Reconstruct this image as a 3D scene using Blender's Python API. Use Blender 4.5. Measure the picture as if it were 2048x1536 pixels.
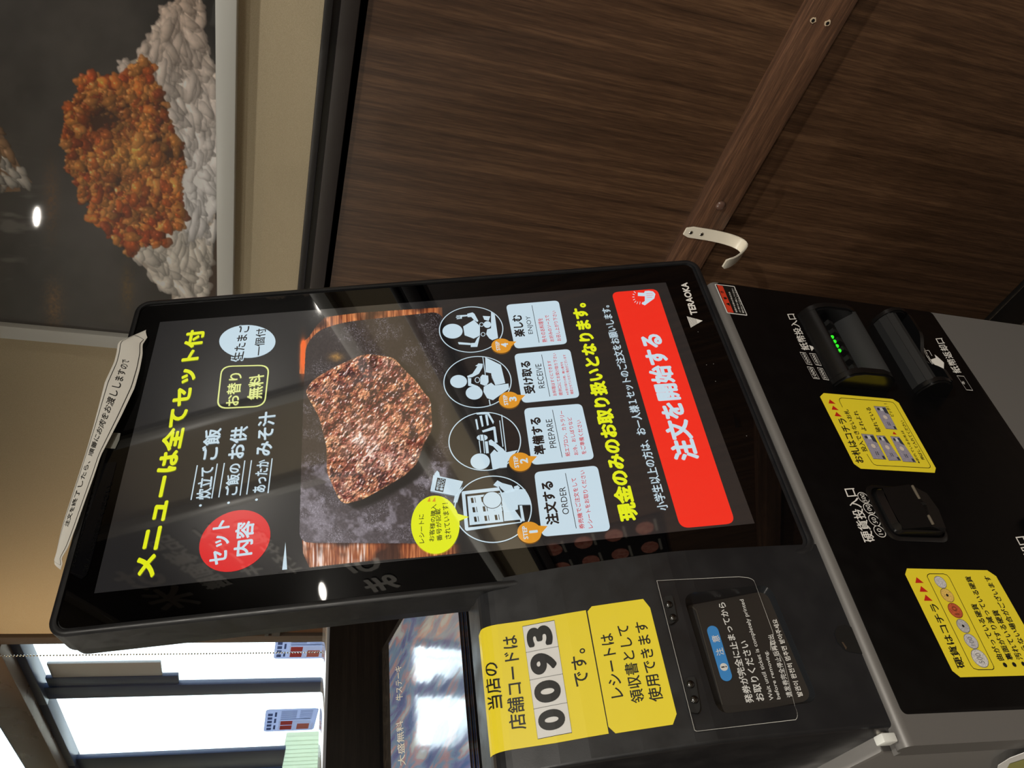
import bpy, bmesh, math, random
import numpy as np
from math import sin, cos, radians, pi
from mathutils import Vector, Matrix
from mathutils.geometry import tessellate_polygon

for o in list(bpy.data.objects):
    bpy.data.objects.remove(o)
SC = bpy.context.scene
_P = lambda *a: None
COL = SC.collection
random.seed(7)
rng = np.random.default_rng(11)

# ------------------------------------------------------------------ camera, world, lights, exposure
W = 0.336                       # width of the 27 inch display, the unit all measured lengths use
CAMH = 1.5
RM = np.array([[0.757066, -0.64771879, 0.085507], [-0.12072022, -0.26730668, -0.95601975], [0.64208855, 0.71344762, -0.28056155]])
FPX = 1547.15
cam_d = bpy.data.cameras.new('camera')
cam_d.sensor_width = 36.0
cam_d.lens = 36.0 * FPX / 2048
cam_d.clip_start = 0.02
cam = bpy.data.objects.new('camera', cam_d)
COL.objects.link(cam)
_m = Matrix([[RM[1][i], RM[0][i], -RM[2][i]] for i in range(3)])
cam.matrix_world = Matrix.Translation((0, 0, CAMH)) @ _m.to_4x4()
SC.camera = cam
SC.view_settings.view_transform = 'Standard'
SC.view_settings.look = 'None'
SC.view_settings.gamma = 1.0
SC.view_settings.exposure = 0.0
SC.view_settings.use_curve_mapping = False
SC.cycles.use_denoising = True
SC.cycles.max_bounces = 7
SC.cycles.sample_clamp_indirect = 6.0

world = bpy.data.worlds.new('overcast_sky')
SC.world = world
world.use_nodes = True
world.node_tree.nodes['Background'].inputs['Color'].default_value = (0.80, 0.92, 1.0, 1)
world.node_tree.nodes['Background'].inputs['Strength'].default_value = 4.0

XW = 3.1 * W                    # plane of the right wall
CEIL = 2.72


def lamp(name, loc, power, col=(1, 0.86, 0.68), size=0.09, target=None, spread=150):
    l = bpy.data.lights.new(name, 'AREA')
    l.shape = 'DISK'
    l.size = size
    l.energy = power
    l.color = col
    l.spread = radians(spread)
    o = bpy.data.objects.new(name, l)
    COL.objects.link(o)
    o.location = loc
    if target is not None:
        d = Vector(target) - Vector(loc)
        o.rotation_euler = d.to_track_quat('-Z', 'Y').to_euler()
    return o


LAMPS = [  # x, y, power, colour, spread
    (0.12, -1.05, 36, (1, 0.94, 0.84), 150),
    (0.35, -1.90, 10, (1, 0.94, 0.84), 150),
    (-0.60, 1.10, 6, (1, 0.94, 0.84), 150),
    (-1.79, 2.56, 30, (1, 0.92, 0.80), 150),
    (-1.21, 2.74, 32, (1, 0.92, 0.80), 150),
    (0.45, 2.35, 7, (1, 0.70, 0.42), 120),
    (-2.10, 0.60, 10, (1, 0.93, 0.82), 150),
    (-2.63, 4.57, 14, (1, 0.90, 0.76), 150),
    (-3.04, 4.16, 12, (1, 0.90, 0.76), 150),
    (-1.40, -1.70, 44, (1, 0.94, 0.84), 150),
]
for lx, ly, pw, lc, sp in LAMPS:
    lamp('downlight_lamp', (lx, ly, CEIL - 0.012), pw, lc, 0.085, None, sp)

# ------------------------------------------------------------------ helpers


def lin(c):
    return tuple(((v / 255) / 12.92 if v / 255 <= 0.04045 else ((v / 255 + 0.055) / 1.055) ** 2.4) for v in c)


def mat(name, col=(128, 128, 128), rough=0.5, metal=0.0, spec=0.5, emit=None, estr=1.0, coat=0.0, bump=None, noise=None, rnoise=None):
    m = bpy.data.materials.new(name)
    m.use_nodes = True
    nt = m.node_tree
    b = nt.nodes['Principled BSDF']
    b.inputs['Base Color'].default_value = (*lin(col), 1)
    b.inputs['Roughness'].default_value = rough
    b.inputs['Metallic'].default_value = metal
    b.inputs['Specular IOR Level'].default_value = spec
    b.inputs['Coat Weight'].default_value = coat
    b.inputs['Coat Roughness'].default_value = 0.03
    if emit:
        b.inputs['Emission Color'].default_value = (*lin(emit), 1)
        b.inputs['Emission Strength'].default_value = estr
    if noise or bump or rnoise:
        tc = nt.nodes.new('ShaderNodeTexCoord')
    if noise:   # (scale xyz, colour 2, detail, lo, hi)
        sc_, c2, det, lo, hi = noise
        mp = nt.nodes.new('ShaderNodeMapping')
        mp.inputs['Scale'].default_value = sc_
        nt.links.new(tc.outputs['Object'], mp.inputs[0])
        n = nt.nodes.new('ShaderNodeTexNoise')
        n.inputs['Scale'].default_value = 1
        n.inputs['Detail'].default_value = det
        n.inputs['Roughness'].default_value = 0.65
        nt.links.new(mp.outputs[0], n.inputs['Vector'])
        r = nt.nodes.new('ShaderNodeValToRGB')
        r.color_ramp.elements[0].position = lo
        r.color_ramp.elements[1].position = hi
        r.color_ramp.elements[0].color = (*lin(col), 1)
        r.color_ramp.elements[1].color = (*lin(c2), 1)
        nt.links.new(n.outputs['Fac'], r.inputs[0])
        nt.links.new(r.outputs[0], b.inputs['Base Color'])
    if bump:    # (scale, strength, distance)
        n = nt.nodes.new('ShaderNodeTexNoise')
        n.inputs['Scale'].default_value = bump[0]
        n.inputs['Detail'].default_value = 3
        nt.links.new(tc.outputs['Object'], n.inputs['Vector'])
        bp = nt.nodes.new('ShaderNodeBump')
        bp.inputs['Strength'].default_value = bump[1]
        bp.inputs['Distance'].default_value = bump[2]
        nt.links.new(n.outputs['Fac'], bp.inputs['Height'])
        nt.links.new(bp.outputs[0], b.inputs['Normal'])
    if rnoise:  # (scale, lo, hi) smudges in the gloss
        n = nt.nodes.new('ShaderNodeTexNoise')
        n.inputs['Scale'].default_value = rnoise[0]
        n.inputs['Detail'].default_value = 4
        nt.links.new(tc.outputs['Object'], n.inputs['Vector'])
        mr = nt.nodes.new('ShaderNodeMapRange')
        mr.inputs['From Min'].default_value = 0.35
        mr.inputs['From Max'].default_value = 0.75
        mr.inputs['To Min'].default_value = rnoise[1]
        mr.inputs['To Max'].default_value = rnoise[2]
        nt.links.new(n.outputs['Fac'], mr.inputs[0])
        nt.links.new(mr.outputs[0], b.inputs['Roughness'])
    return m


def wood(name, dark, mid, light, axis, rough=0.45, fine=1.0):
    """grain running along axis (0 x, 1 y, 2 z)"""
    m = mat(name, mid, rough, spec=0.35)
    nt = m.node_tree
    b = nt.nodes['Principled BSDF']
    tc = nt.nodes.new('ShaderNodeTexCoord')

    def nz(across, along, det, dist=0.0):
        mp = nt.nodes.new('ShaderNodeMapping')
        s = [across] * 3
        s[axis] = along
        mp.inputs['Scale'].default_value = s
        nt.links.new(tc.outputs['Object'], mp.inputs[0])
        n = nt.nodes.new('ShaderNodeTexNoise')
        n.inputs['Scale'].default_value = 1
        n.inputs['Detail'].default_value = det
        n.inputs['Roughness'].default_value = 0.6
        n.inputs['Distortion'].default_value = dist
        nt.links.new(mp.outputs[0], n.inputs['Vector'])
        return n
    a = nz(70 * fine, 1.3, 5, 0.3)
    c = nz(420 * fine, 22, 3)
    mx = nt.nodes.new('ShaderNodeMix')
    mx.data_type = 'FLOAT'
    mx.inputs[0].default_value = 0.42
    nt.links.new(a.outputs['Fac'], mx.inputs[2])
    nt.links.new(c.outputs['Fac'], mx.inputs[3])
    r = nt.nodes.new('ShaderNodeValToRGB')
    e = r.color_ramp.elements
    e[0].position = 0.33
    e[0].color = (*lin(dark), 1)
    e[1].position = 0.66
    e[1].color = (*lin(light), 1)
    k = e.new(0.5)
    k.color = (*lin(mid), 1)
    nt.links.new(mx.outputs[0], r.inputs[0])
    nt.links.new(r.outputs[0], b.inputs['Base Color'])
    bp = nt.nodes.new('ShaderNodeBump')
    bp.inputs['Strength'].default_value = 0.25
    bp.inputs['Distance'].default_value = 0.0004
    nt.links.new(c.outputs['Fac'], bp.inputs['Height'])
    nt.links.new(bp.outputs[0], b.inputs['Normal'])
    return m


def tag(o, label=None, cat=None, group=None, kind=None):
    if label:
        o['label'] = label
    if cat:
        o['category'] = cat
    if group:
        o['group'] = group
    if kind:
        o['kind'] = kind
    return o


def link(o, parent=None):
    COL.objects.link(o)
    if parent is not None:
        o.parent = parent
        o.matrix_parent_inverse = Matrix.Identity(4)
        p = parent
        off = Vector((0, 0, 0))
        while p is not None:
            off += p.location
            p = p.parent
        o.location = -off
    return o


def empty(name, loc):
    o = bpy.data.objects.new(name, None)
    o.empty_display_size = 0.05
    COL.objects.link(o)
    o.location = loc
    return o


def obj(name, bm, m, parent=None, smooth=None):
    me = bpy.data.meshes.new(name)
    bm.to_mesh(me)
    bm.free()
    for x in (m if isinstance(m, (list, tuple)) else [m]):
        me.materials.append(x)
    if smooth is not None:
        me.shade_smooth()
        if smooth < 180:
            me.set_sharp_from_angle(angle=radians(smooth))
    return link(bpy.data.objects.new(name, me), parent)


def box(bm, x0, x1, y0, y1, z0, z1, bev=0, seg=2):
    mtx = Matrix.Translation(((x0 + x1) / 2, (y0 + y1) / 2, (z0 + z1) / 2)) @ Matrix.Diagonal((x1 - x0, y1 - y0, z1 - z0, 1))
    r = bmesh.ops.create_cube(bm, size=1, matrix=mtx)
    if bev:
        es = list({e for v in r['verts'] for e in v.link_edges})
        bmesh.ops.bevel(bm, geom=es, offset=bev, segments=seg, profile=0.5, affect='EDGES')
    return bm


def boxo(name, b, m, parent=None, bev=0, seg=2):
    bm = bmesh.new()
    box(bm, *b, bev=bev, seg=seg)
    return obj(name, bm, m, parent, smooth=40 if bev else None)


def rrect(a0, a1, b0, b1, r, n=6):
    pts = []
    for (ca, cb, s) in ((a1 - r, b1 - r, 0), (a0 + r, b1 - r, 90), (a0 + r, b0 + r, 180), (a1 - r, b0 + r, 270)):
        for i in range(n + 1):
            t = radians(s + 90 * i / n)
            pts.append((ca + r * cos(t), cb + r * sin(t)))
    return pts


def rpoly(pts, r, n=5):
    """round the corners of any polygon"""
    out = []
    N = len(pts)
    for i in range(N):
        p = Vector(pts[i])
        a = (Vector(pts[i - 1]) - p)
        b = (Vector(pts[(i + 1) % N]) - p)
        rr = min(r, a.length * 0.45, b.length * 0.45)
        s = p + a.normalized() * rr
        e = p + b.normalized() * rr
        for k in range(n + 1):
            t = k / n
            out.append(tuple((1 - t) ** 2 * s + 2 * t * (1 - t) * p + t * t * e))
    return out


# ---- surfaces on which flat prints lie: (a, b) plane coordinates, h outward height
def ray(q):
    return RM.T @ np.array([(1536 - q[1] - 768) / FPX, (q[0] - 1024) / FPX, 1.0])


CAM = np.array([0, 0, CAMH])


class Plane:
    def __init__(s, o, a, b):
        s.o = np.array(o, float)
        s.a = np.array(a, float) / np.linalg.norm(a)
        s.b = np.array(b, float) / np.linalg.norm(b)
        s.n = np.cross(s.a, s.b)
        s.cuts = []

    def to3(s, a, b, h=0):
        return s.o + a * s.a + b * s.b + h * s.n

    def px(s, q):
        r = ray(q)
        t = ((s.o - CAM) @ s.n) / (r @ s.n)
        P = CAM + r * t - s.o
        return (float(P @ s.a), float(P @ s.b))


class Profile:
    """surface swept along x: profile polyline in (y, z); b is the arc length from its first point"""

    def __init__(s, pts):
        s.p = [np.array(p, float) for p in pts]
        s.L = [0.0]
        for i in range(1, len(s.p)):
            s.L.append(s.L[-1] + float(np.linalg.norm(s.p[i] - s.p[i - 1])))
        s.cuts = s.L[1:-1]
        s.N = []
        for i in range(len(s.p)):
            d = np.zeros(2)
            for k in (i - 1, i):
                if 0 <= k < len(s.p) - 1:
                    e = s.p[k + 1] - s.p[k]
                    d += e / np.linalg.norm(e)
            d /= np.linalg.norm(d)
            s.N.append(np.array([-d[1], d[0]]))

    def to3(s, a, b, h=0):
        i = 0
        while i < len(s.L) - 2 and b > s.L[i + 1]:
            i += 1
        t = (b - s.L[i]) / (s.L[i + 1] - s.L[i])
        p = s.p[i] * (1 - t) + s.p[i + 1] * t
        n = s.N[i] * (1 - t) + s.N[i + 1] * t
        return np.array([a, p[0] + n[0] * h, p[1] + n[1] * h])

    def px(s, q):
        r = ray(q)
        best = None
        for i in range(len(s.p) - 1):
            e = s.p[i + 1] - s.p[i]
            n = np.array([e[1], -e[0]])
            den = r[1] * n[0] + r[2] * n[1]
            if abs(den) < 1e-9:
                continue
            t = ((s.p[i] - CAM[1:]) @ n) / den
            P = CAM + r * t
            u = ((P[1:] - s.p[i]) @ e) / (e @ e)
            lo = -1e-6 if i else -9
            if lo <= u <= 1 + 1e-6 and (best is None or t < best[0]) and t > 0:
                best = (t, (float(P[0]), s.L[i] + u * (s.L[i + 1] - s.L[i])))
        if best is None:        # just past the silhouette: the nearest line of the roll
            k = min(range(len(s.p)), key=lambda i: abs((CAM + r * (s.p[i][0] / r[1]))[2] - s.p[i][1]))
            return (float(r[0] * s.p[k][0] / r[1]), s.L[k])
        return best[1]


def lay(name, S, polys, m, parent, h=0.0, holes=None, thick=0.0):
    """flat pieces with outlines polys (lists of (a, b)) lying at height h on surface S; thick gives them a body"""
    bm = bmesh.new()
    for k, poly in enumerate(polys):
        loops = [[Vector((p[0], p[1], 0)) for p in poly]]
        for hl in (holes or []):
            loops.append([Vector((p[0], p[1], 0)) for p in hl])
        allp = [p for l in loops for p in l]
        vs = [bm.verts.new(p) for p in allp]
        for t in tessellate_polygon(loops):
            try:
                bm.faces.new([vs[i] for i in t])
            except ValueError:
                pass
    bmesh.ops.recalc_face_normals(bm, faces=bm.faces)
    for f in bm.faces:
        if f.normal.z < 0:
            f.normal_flip()
    if thick:
        r = bmesh.ops.extrude_face_region(bm, geom=list(bm.faces))
        for v in [g for g in r['geom'] if isinstance(g, bmesh.types.BMVert)]:
            v.co.z += 1.0
    return finish2d(name, bm, S, m, parent, h, thick)


def finish2d(name, bm, S, m, parent, h, thick=0.0):
    if S.cuts:
        lo = min(v.co.y for v in bm.verts)
        hi = max(v.co.y for v in bm.verts)
        for c in S.cuts:
            if lo < c < hi:
                bmesh.ops.bisect_plane(bm, geom=list(bm.verts) + list(bm.edges) + list(bm.faces), plane_co=(0, c, 0), plane_no=(0, 1, 0))
    for v in bm.verts:
        v.co = Vector(S.to3(v.co.x, v.co.y, h + v.co.z * thick if thick else h + v.co.z))
    if thick:
        bmesh.ops.recalc_face_normals(bm, faces=bm.faces)
    return obj(name, bm, m, parent)


def pxs(S, cv, pts):
    return [S.px(cv(*p)) for p in pts]


def C(ox, oy, s):
    return lambda x, y: (ox + x * s, oy + y * s)


ID = C(0, 0, 1)
_tc = {}


def glyphs(body, bold, space=1.0):
    key = (body, bold, space)
    if key in _tc:
        return _tc[key]
    cu = bpy.data.curves.new('lettering', 'FONT')
    cu.body = body
    cu.resolution_u = 6 if body in ('0', '9', '3') else 3
    cu.space_character = space
    cu.size = 1
    o = bpy.data.objects.new('lettering', cu)
    COL.objects.link(o)
    dg = bpy.context.evaluated_depsgraph_get()
    dg.update()
    me = bpy.data.meshes.new_from_object(o.evaluated_get(dg))
    V = np.array([v.co[:2] for v in me.vertices])
    F = [tuple(p.vertices) for p in me.polygons]
    bpy.data.objects.remove(o)
    bpy.data.curves.remove(cu)
    bpy.data.meshes.remove(me)
    if bold:
        offs = [(0, 0)] + [(bold * cos(t), bold * sin(t)) for t in np.linspace(0, 2 * pi, 25 if body in ('0', '9', '3') else 9)[:-1]]
    else:
        offs = [(0, 0)]
    VV, FF = [], []
    for k, (dx, dy) in enumerate(offs):
        n0 = len(VV)
        for x, y in V:
            VV.append((x + dx, y + dy, k * 0.000006))
        FF += [tuple(i + n0 for i in f) for f in F]
    A = np.array(VV)
    lo, hi = A[:, :2].min(0), A[:, :2].max(0)
    _tc[key] = (A, FF, lo, hi)
    return _tc[key]


def text(S, cv, body, lb, rb, lt, m, parent, h=0.0003, bold=0.0, name='lettering', space=1.0):
    """lettering whose inked box has its lower left, lower right and upper left corner at the measured spots"""
    P0, P1, P2 = (np.array(S.px(cv(*p))) for p in (lb, rb, lt))
    return text_ab(S, body, P0, P1, P2, m, parent, h, bold, name, space)


def text_ab(S, body, P0, P1, P2, m, parent, h=0.0003, bold=0.0, name='lettering', space=1.0):
    P0, P1, P2 = np.array(P0), np.array(P1), np.array(P2)
    A, F, lo, hi = glyphs(body, bold, space)
    u = (A[:, 0] - lo[0]) / (hi[0] - lo[0])
    v = (A[:, 1] - lo[1]) / (hi[1] - lo[1])
    Q = P0 + u[:, None] * (P1 - P0) + v[:, None] * (P2 - P0)
    bm = bmesh.new()
    vs = [bm.verts.new((Q[i][0], Q[i][1], A[i][2])) for i in range(len(A))]
    for f in F:
        try:
            bm.faces.new([vs[i] for i in f])
        except ValueError:
            pass
    if bm.faces:
        bm.normal_update()
        if sum(f.normal.z for f in bm.faces) < 0:
            bmesh.ops.reverse_faces(bm, faces=list(bm.faces))
    return finish2d(name, bm, S, m, parent, h)


def ell(c, ra, rb=None, n=40, ang=0):
    rb = ra if rb is None else rb
    return [(c[0] + ra * cos(t) * cos(ang) - rb * sin(t) * sin(ang), c[1] + ra * cos(t) * sin(ang) + rb * sin(t) * cos(ang)) for t in np.linspace(0, 2 * pi, n + 1)[:-1]]


def pell(S, cv, cx, cy, rx, ry, n=40):
    """the oval measured in the photograph, as an outline on the surface"""
    return [S.px(cv(cx + rx * cos(t), cy + ry * sin(t))) for t in np.linspace(0, 2 * pi, n + 1)[:-1]]


def shrink(poly, k):
    c = np.mean(np.array(poly), 0)
    return [tuple(c + (np.array(p) - c) * k) for p in poly]


def inset(poly, d):
    c = np.mean(np.array(poly), 0)
    out = []
    for p in poly:
        v = np.array(p) - c
        l = np.linalg.norm(v)
        out.append(tuple(c + v * (l - d) / l))
    return out


def line2(p, q, w):
    p, q = np.array(p), np.array(q)
    d = (q - p) / np.linalg.norm(q - p)
    n = np.array([-d[1], d[0]]) * w / 2
    return [tuple(p + n), tuple(p - n), tuple(q - n), tuple(q + n)]


def polyl(pts, w, closed=False):
    """stroke along a polyline as overlapping short bars"""
    out = []
    n = len(pts)
    for i in range(n if closed else n - 1):
        p, q = np.array(pts[i]), np.array(pts[(i + 1) % n])
        L = np.linalg.norm(q - p)
        if L < 1e-7:
            continue
        d = (q - p) / L
        out.append(line2(p - d * w * 0.4, q + d * w * 0.4, w))
    return out


def ring(name, S, outer, w, m, parent, h):
    inner = inset(outer, w)
    return lay(name, S, [outer], m, parent, h, holes=[inner])


# ---- numpy painting for printed photographs
def fbm(h, w, cell, octs=4, pers=0.55, seed=0, ax=1.0, ay=1.0):
    r = np.random.default_rng(seed)
    out = np.zeros((h, w))
    amp, tot = 1.0, 0.0
    cx, cy = cell * ax, cell * ay
    for _ in range(octs):
        gw, gh = int(w / cx) + 4, int(h / cy) + 4
        g = r.random((gh, gw))
        x = np.arange(w) / cx
        y = np.arange(h) / cy
        xi, yi = x.astype(int), y.astype(int)
        xf, yf = x - xi, y - yi
        xf = xf * xf * (3 - 2 * xf)
        yf = yf * yf * (3 - 2 * yf)
        a = g[yi][:, xi] * (1 - xf) + g[yi][:, xi + 1] * xf
        b = g[yi + 1][:, xi] * (1 - xf) + g[yi + 1][:, xi + 1] * xf
        out += amp * (a * (1 - yf[:, None]) + b * yf[:, None])
        tot += amp
        amp *= pers
        cx, cy = max(cx / 2, 1), max(cy / 2, 1)
    return out / tot


def inpoly(X, Y, poly):
    c = np.zeros(X.shape, bool)
    n = len(poly)
    j = n - 1
    for i in range(n):
        xi, yi = poly[i]
        xj, yj = poly[j]
        if yi != yj:
            k = ((yi > Y) != (yj > Y)) & (X < (xj - xi) * (Y - yi) / (yj - yi) + xi)
            c ^= k
        j = i
    return c


def mixc(a, b, t):
    t = np.clip(t, 0, 1)[..., None]
    return a * (1 - t) + np.array(b, float) * t


def blur(a, k):
    for ax in (0, 1):
        s = np.zeros_like(a)
        for d in range(-k, k + 1):
            s += np.roll(a, d, ax)
        a = s / (2 * k + 1)
    return a


def light(hm, k, lx=-0.6, ly=-0.5):
    gy, gx = np.gradient(hm)
    return (-gx * k * lx - gy * k * ly)


def print_mesh(name, S, img, x0, y0, s, poly_ab, nx, ny, m, parent, h):
    """print laid as a grid of coloured points over the rectangle poly_ab = (a0, a1, b0, b1)"""
    a0, a1, b0, b1 = poly_ab
    A = np.linspace(a0, a1, nx)
    B = np.linspace(b0, b1, ny)
    AA, BB = np.meshgrid(A, B)
    P = S.o + AA[..., None] * S.a + BB[..., None] * S.b + h * S.n
    q = (P - CAM) @ RM.T
    ux = FPX * q[..., 0] / q[..., 2] + 768
    uy = FPX * q[..., 1] / q[..., 2] + 1024
    X = (uy - x0) / s
    Y = (1536 - ux - y0) / s
    H_, W_ = img.shape[:2]
    X = np.clip(X, 0, W_ - 1.01)
    Y = np.clip(Y, 0, H_ - 1.01)
    xi, yi = X.astype(int), Y.astype(int)
    xf, yf = (X - xi)[..., None], (Y - yi)[..., None]
    c = (img[yi, xi] * (1 - xf) + img[yi, xi + 1] * xf) * (1 - yf) + (img[yi + 1, xi] * (1 - xf) + img[yi + 1, xi + 1] * xf) * yf
    c = np.clip(c, 0, 255) / 255
    c = np.where(c <= 0.04045, c / 12.92, ((c + 0.055) / 1.055) ** 2.4)
    me = bpy.data.meshes.new(name)
    idx = np.arange(nx * ny).reshape(ny, nx)
    F = np.stack([idx[:-1, :-1], idx[:-1, 1:], idx[1:, 1:], idx[1:, :-1]], -1).reshape(-1, 4)
    me.vertices.add(nx * ny)
    me.vertices.foreach_set('co', P.reshape(-1))
    me.loops.add(len(F) * 4)
    me.loops.foreach_set('vertex_index', F.reshape(-1).astype(np.int32))
    me.polygons.add(len(F))
    me.polygons.foreach_set('loop_start', np.arange(0, len(F) * 4, 4, dtype=np.int32))
    me.update(calc_edges=True)
    at = me.color_attributes.new('ink', 'FLOAT_COLOR', 'POINT')
    at.data.foreach_set('color', np.concatenate([c, np.ones(c.shape[:2] + (1,))], -1).reshape(-1))
    me.materials.append(m)
    return link(bpy.data.objects.new(name, me), parent)


def ink_mat(name, rough, coat=0.0, emissive=False, spec=0.5):
    m = mat(name, (24, 24, 24) if emissive else (10, 10, 10), rough, coat=coat, spec=spec)
    nt = m.node_tree
    b = nt.nodes['Principled BSDF']
    a = nt.nodes.new('ShaderNodeAttribute')
    a.attribute_name = 'ink'
    if emissive:
        nt.links.new(a.outputs['Color'], b.inputs['Emission Color'])
        b.inputs['Emission Strength'].default_value = 1.0
    else:
        nt.links.new(a.outputs['Color'], b.inputs['Base Color'])
    return m


# ------------------------------------------------------------------ materials
M_WALL = mat('beige_wallpaper', (184, 170, 141), 0.85, spec=0.2, noise=((900, 900, 900), (203, 190, 162), 4, 0.3, 0.7), bump=(700, 0.35, 0.0006))
M_WOOD = wood('walnut_laminate', (50, 34, 23), (76, 54, 38), (103, 76, 54), 2)
M_BAR = wood('rail_wood', (60, 44, 35), (90, 65, 50), (124, 90, 68), 1, 0.35)
M_TRIM = mat('dark_trim', (34, 32, 32), 0.4)
M_FLOOR = mat('dark_floor', (60, 50, 44), 0.4, noise=((8, 8, 8), (84, 70, 60), 4, 0.3, 0.7))
M_CEIL = mat('ceiling_paint', (190, 184, 172), 0.9, bump=(300, 0.2, 0.001))
M_PLAIN = mat('plain_wall', (170, 158, 136), 0.85, bump=(300, 0.2, 0.001))
M_WHITEFR = mat('white_aluminium', (214, 216, 212), 0.35, bump=(900, 0.05, 0.0002))
M_BLACK = mat('black_plastic', (22, 23, 26), 0.42, rnoise=(60, 0.34, 0.5))
M_MODULE = mat('satin_black_plastic', (27, 28, 31), 0.38, bump=(1500, 0.12, 0.0002), rnoise=(40, 0.30, 0.5))
M_PANEL = mat('black_panel', (5, 5, 6), 0.33, spec=0.25, rnoise=(50, 0.30, 0.42))
M_SLOT = mat('slot_plastic', (13, 13, 14), 0.22)
M_SLOT2 = mat('ribbed_grey_plastic', (32, 33, 34), 0.42)
M_VOID = mat('slot_void', (4, 4, 4), 0.6)
M_GLASS = mat('black_glass', (2, 2, 3), 0.015, spec=0.55)
M_SILVER = mat('silver_paint', (112, 110, 108), 0.42, metal=0.3, bump=(2500, 0.1, 0.0002))
M_CHROME = mat('bright_metal', (205, 200, 190), 0.22, metal=1.0)
M_YEL = mat('yellow_label', (238, 218, 48), 0.45, coat=0.15, bump=(120, 0.08, 0.0003))
M_INK = mat('black_ink', (18, 18, 16), 0.5)
M_WPRINT = mat('white_screen_print', (226, 224, 220), 0.5)
M_RED = mat('red_ink', (196, 34, 24), 0.45)
M_WLAB = mat('white_label', (222, 222, 220), 0.5)
M_PAPER = mat('white_paper', (236, 234, 226), 0.7, bump=(200, 0.05, 0.0003))


def emi(name, c, k=1.0):
    m = mat(name, (24, 24, 24), 0.14, spec=1.0, coat=1.0, emit=c, estr=k)
    m.node_tree.nodes['Principled BSDF'].inputs['Coat IOR'].default_value = 2.1
    return m


E_BG = emi('display_dark', (27, 27, 29))
E_YEL = emi('display_yellow', (236, 244, 20))
E_WHT = emi('display_white', (206, 228, 240))
E_PAL = emi('display_pale_yellow', (236, 244, 150))
E_RED = emi('display_red', (226, 26, 30))
E_BTN = emi('display_button_red', (250, 40, 22))
E_ORG = emi('display_orange', (228, 152, 34))
E_BLK = emi('display_black', (14, 14, 18))
E_RTX = emi('display_red_text', (200, 40, 50))
E_INK = ink_mat('display_photo', 0.14, coat=1.0, emissive=True, spec=1.0)
E_INK.node_tree.nodes['Principled BSDF'].inputs['Coat IOR'].default_value = 2.1
M_PRINT = ink_mat('poster_print', 0.35, coat=1.0)
M_MENUP = ink_mat('menu_print', 0.4, coat=0.6)

# ------------------------------------------------------------------ room shell
Y0, Y1, X0 = -3.4, 6.4, -4.0
YWIN = 7.14 * W                 # where the right wall ends and the windows begin
zt0 = CAMH - 0.155 * W          # lower edge of the dark trim
RW = Plane((XW, 0, 0), (0, -1, 0), (0, 0, 1))     # the right wall; a runs towards the viewer, normal into the room
ZTOPTRIM = CAMH - 0.0 * W


def wz(q):
    return RW.px(q)[1]


z_trim_lo = wz((721, 0))
z_trim_hi = wz((649, 0))
z_trim_mid = wz((677, 0))


def struct(o):
    o['kind'] = 'structure'
    return o


struct(boxo('floor', (X0, XW + 0.3, Y0, Y1, -0.05, 0), M_FLOOR))
struct(boxo('ceiling', (X0, XW + 0.3, Y0, Y1, CEIL, CEIL + 0.05), M_CEIL))
struct(boxo('wall_left', (X0 - 0.05, X0, Y0, Y1, 0, CEIL), M_PLAIN))
struct(boxo('wall_back', (X0, XW + 0.3, Y0 - 0.05, Y0, 0, CEIL), M_PLAIN))
struct(boxo('wall_front', (X0, XW + 0.3, Y1, Y1 + 0.05, 0, CEIL), M_PLAIN))
wr = struct(boxo('wall_right', (XW, XW + 0.1, Y0, YWIN, z_trim_lo - 0.01, CEIL), M_WALL))
# wood panelling below the trim, in wide boards
pp = tag(empty('wall_panelling', (XW, 0, 0)), kind='structure')
for k, (ya, yb) in enumerate([(-3.4, -1.25), (-1.247, YWIN)]):
    boxo('panel', (XW + 0.0, XW + 0.1, ya, yb, 0.0, z_trim_lo + 0.004), M_WOOD, pp, bev=0.0006)
# trim: upper bead, groove, lower flat
tr = tag(empty('trim_1', (XW, 0, z_trim_lo)), kind='structure')
boxo('bead', (XW - 0.012, XW + 0.01, Y0, YWIN, z_trim_mid + 0.006, z_trim_hi), M_TRIM, tr, bev=0.0015)
boxo('groove', (XW - 0.005, XW + 0.01, Y0, YWIN, z_trim_mid - 0.004, z_trim_mid + 0.007), mat('groove_black', (14, 14, 16), 0.3), tr)
boxo('flat_strip', (XW - 0.013, XW + 0.01, Y0, YWIN, z_trim_lo, z_trim_mid - 0.003), mat('trim_brown_black', (44, 38, 36), 0.5), tr, bev=0.0015)
z_base = wz((1967, 640))
bb = struct(boxo('baseboard_right', (XW - 0.012, XW + 0.01, Y0, YWIN, 0, z_base), mat('black_baseboard', (18, 18, 18), 0.3), bev=0.003))

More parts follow.
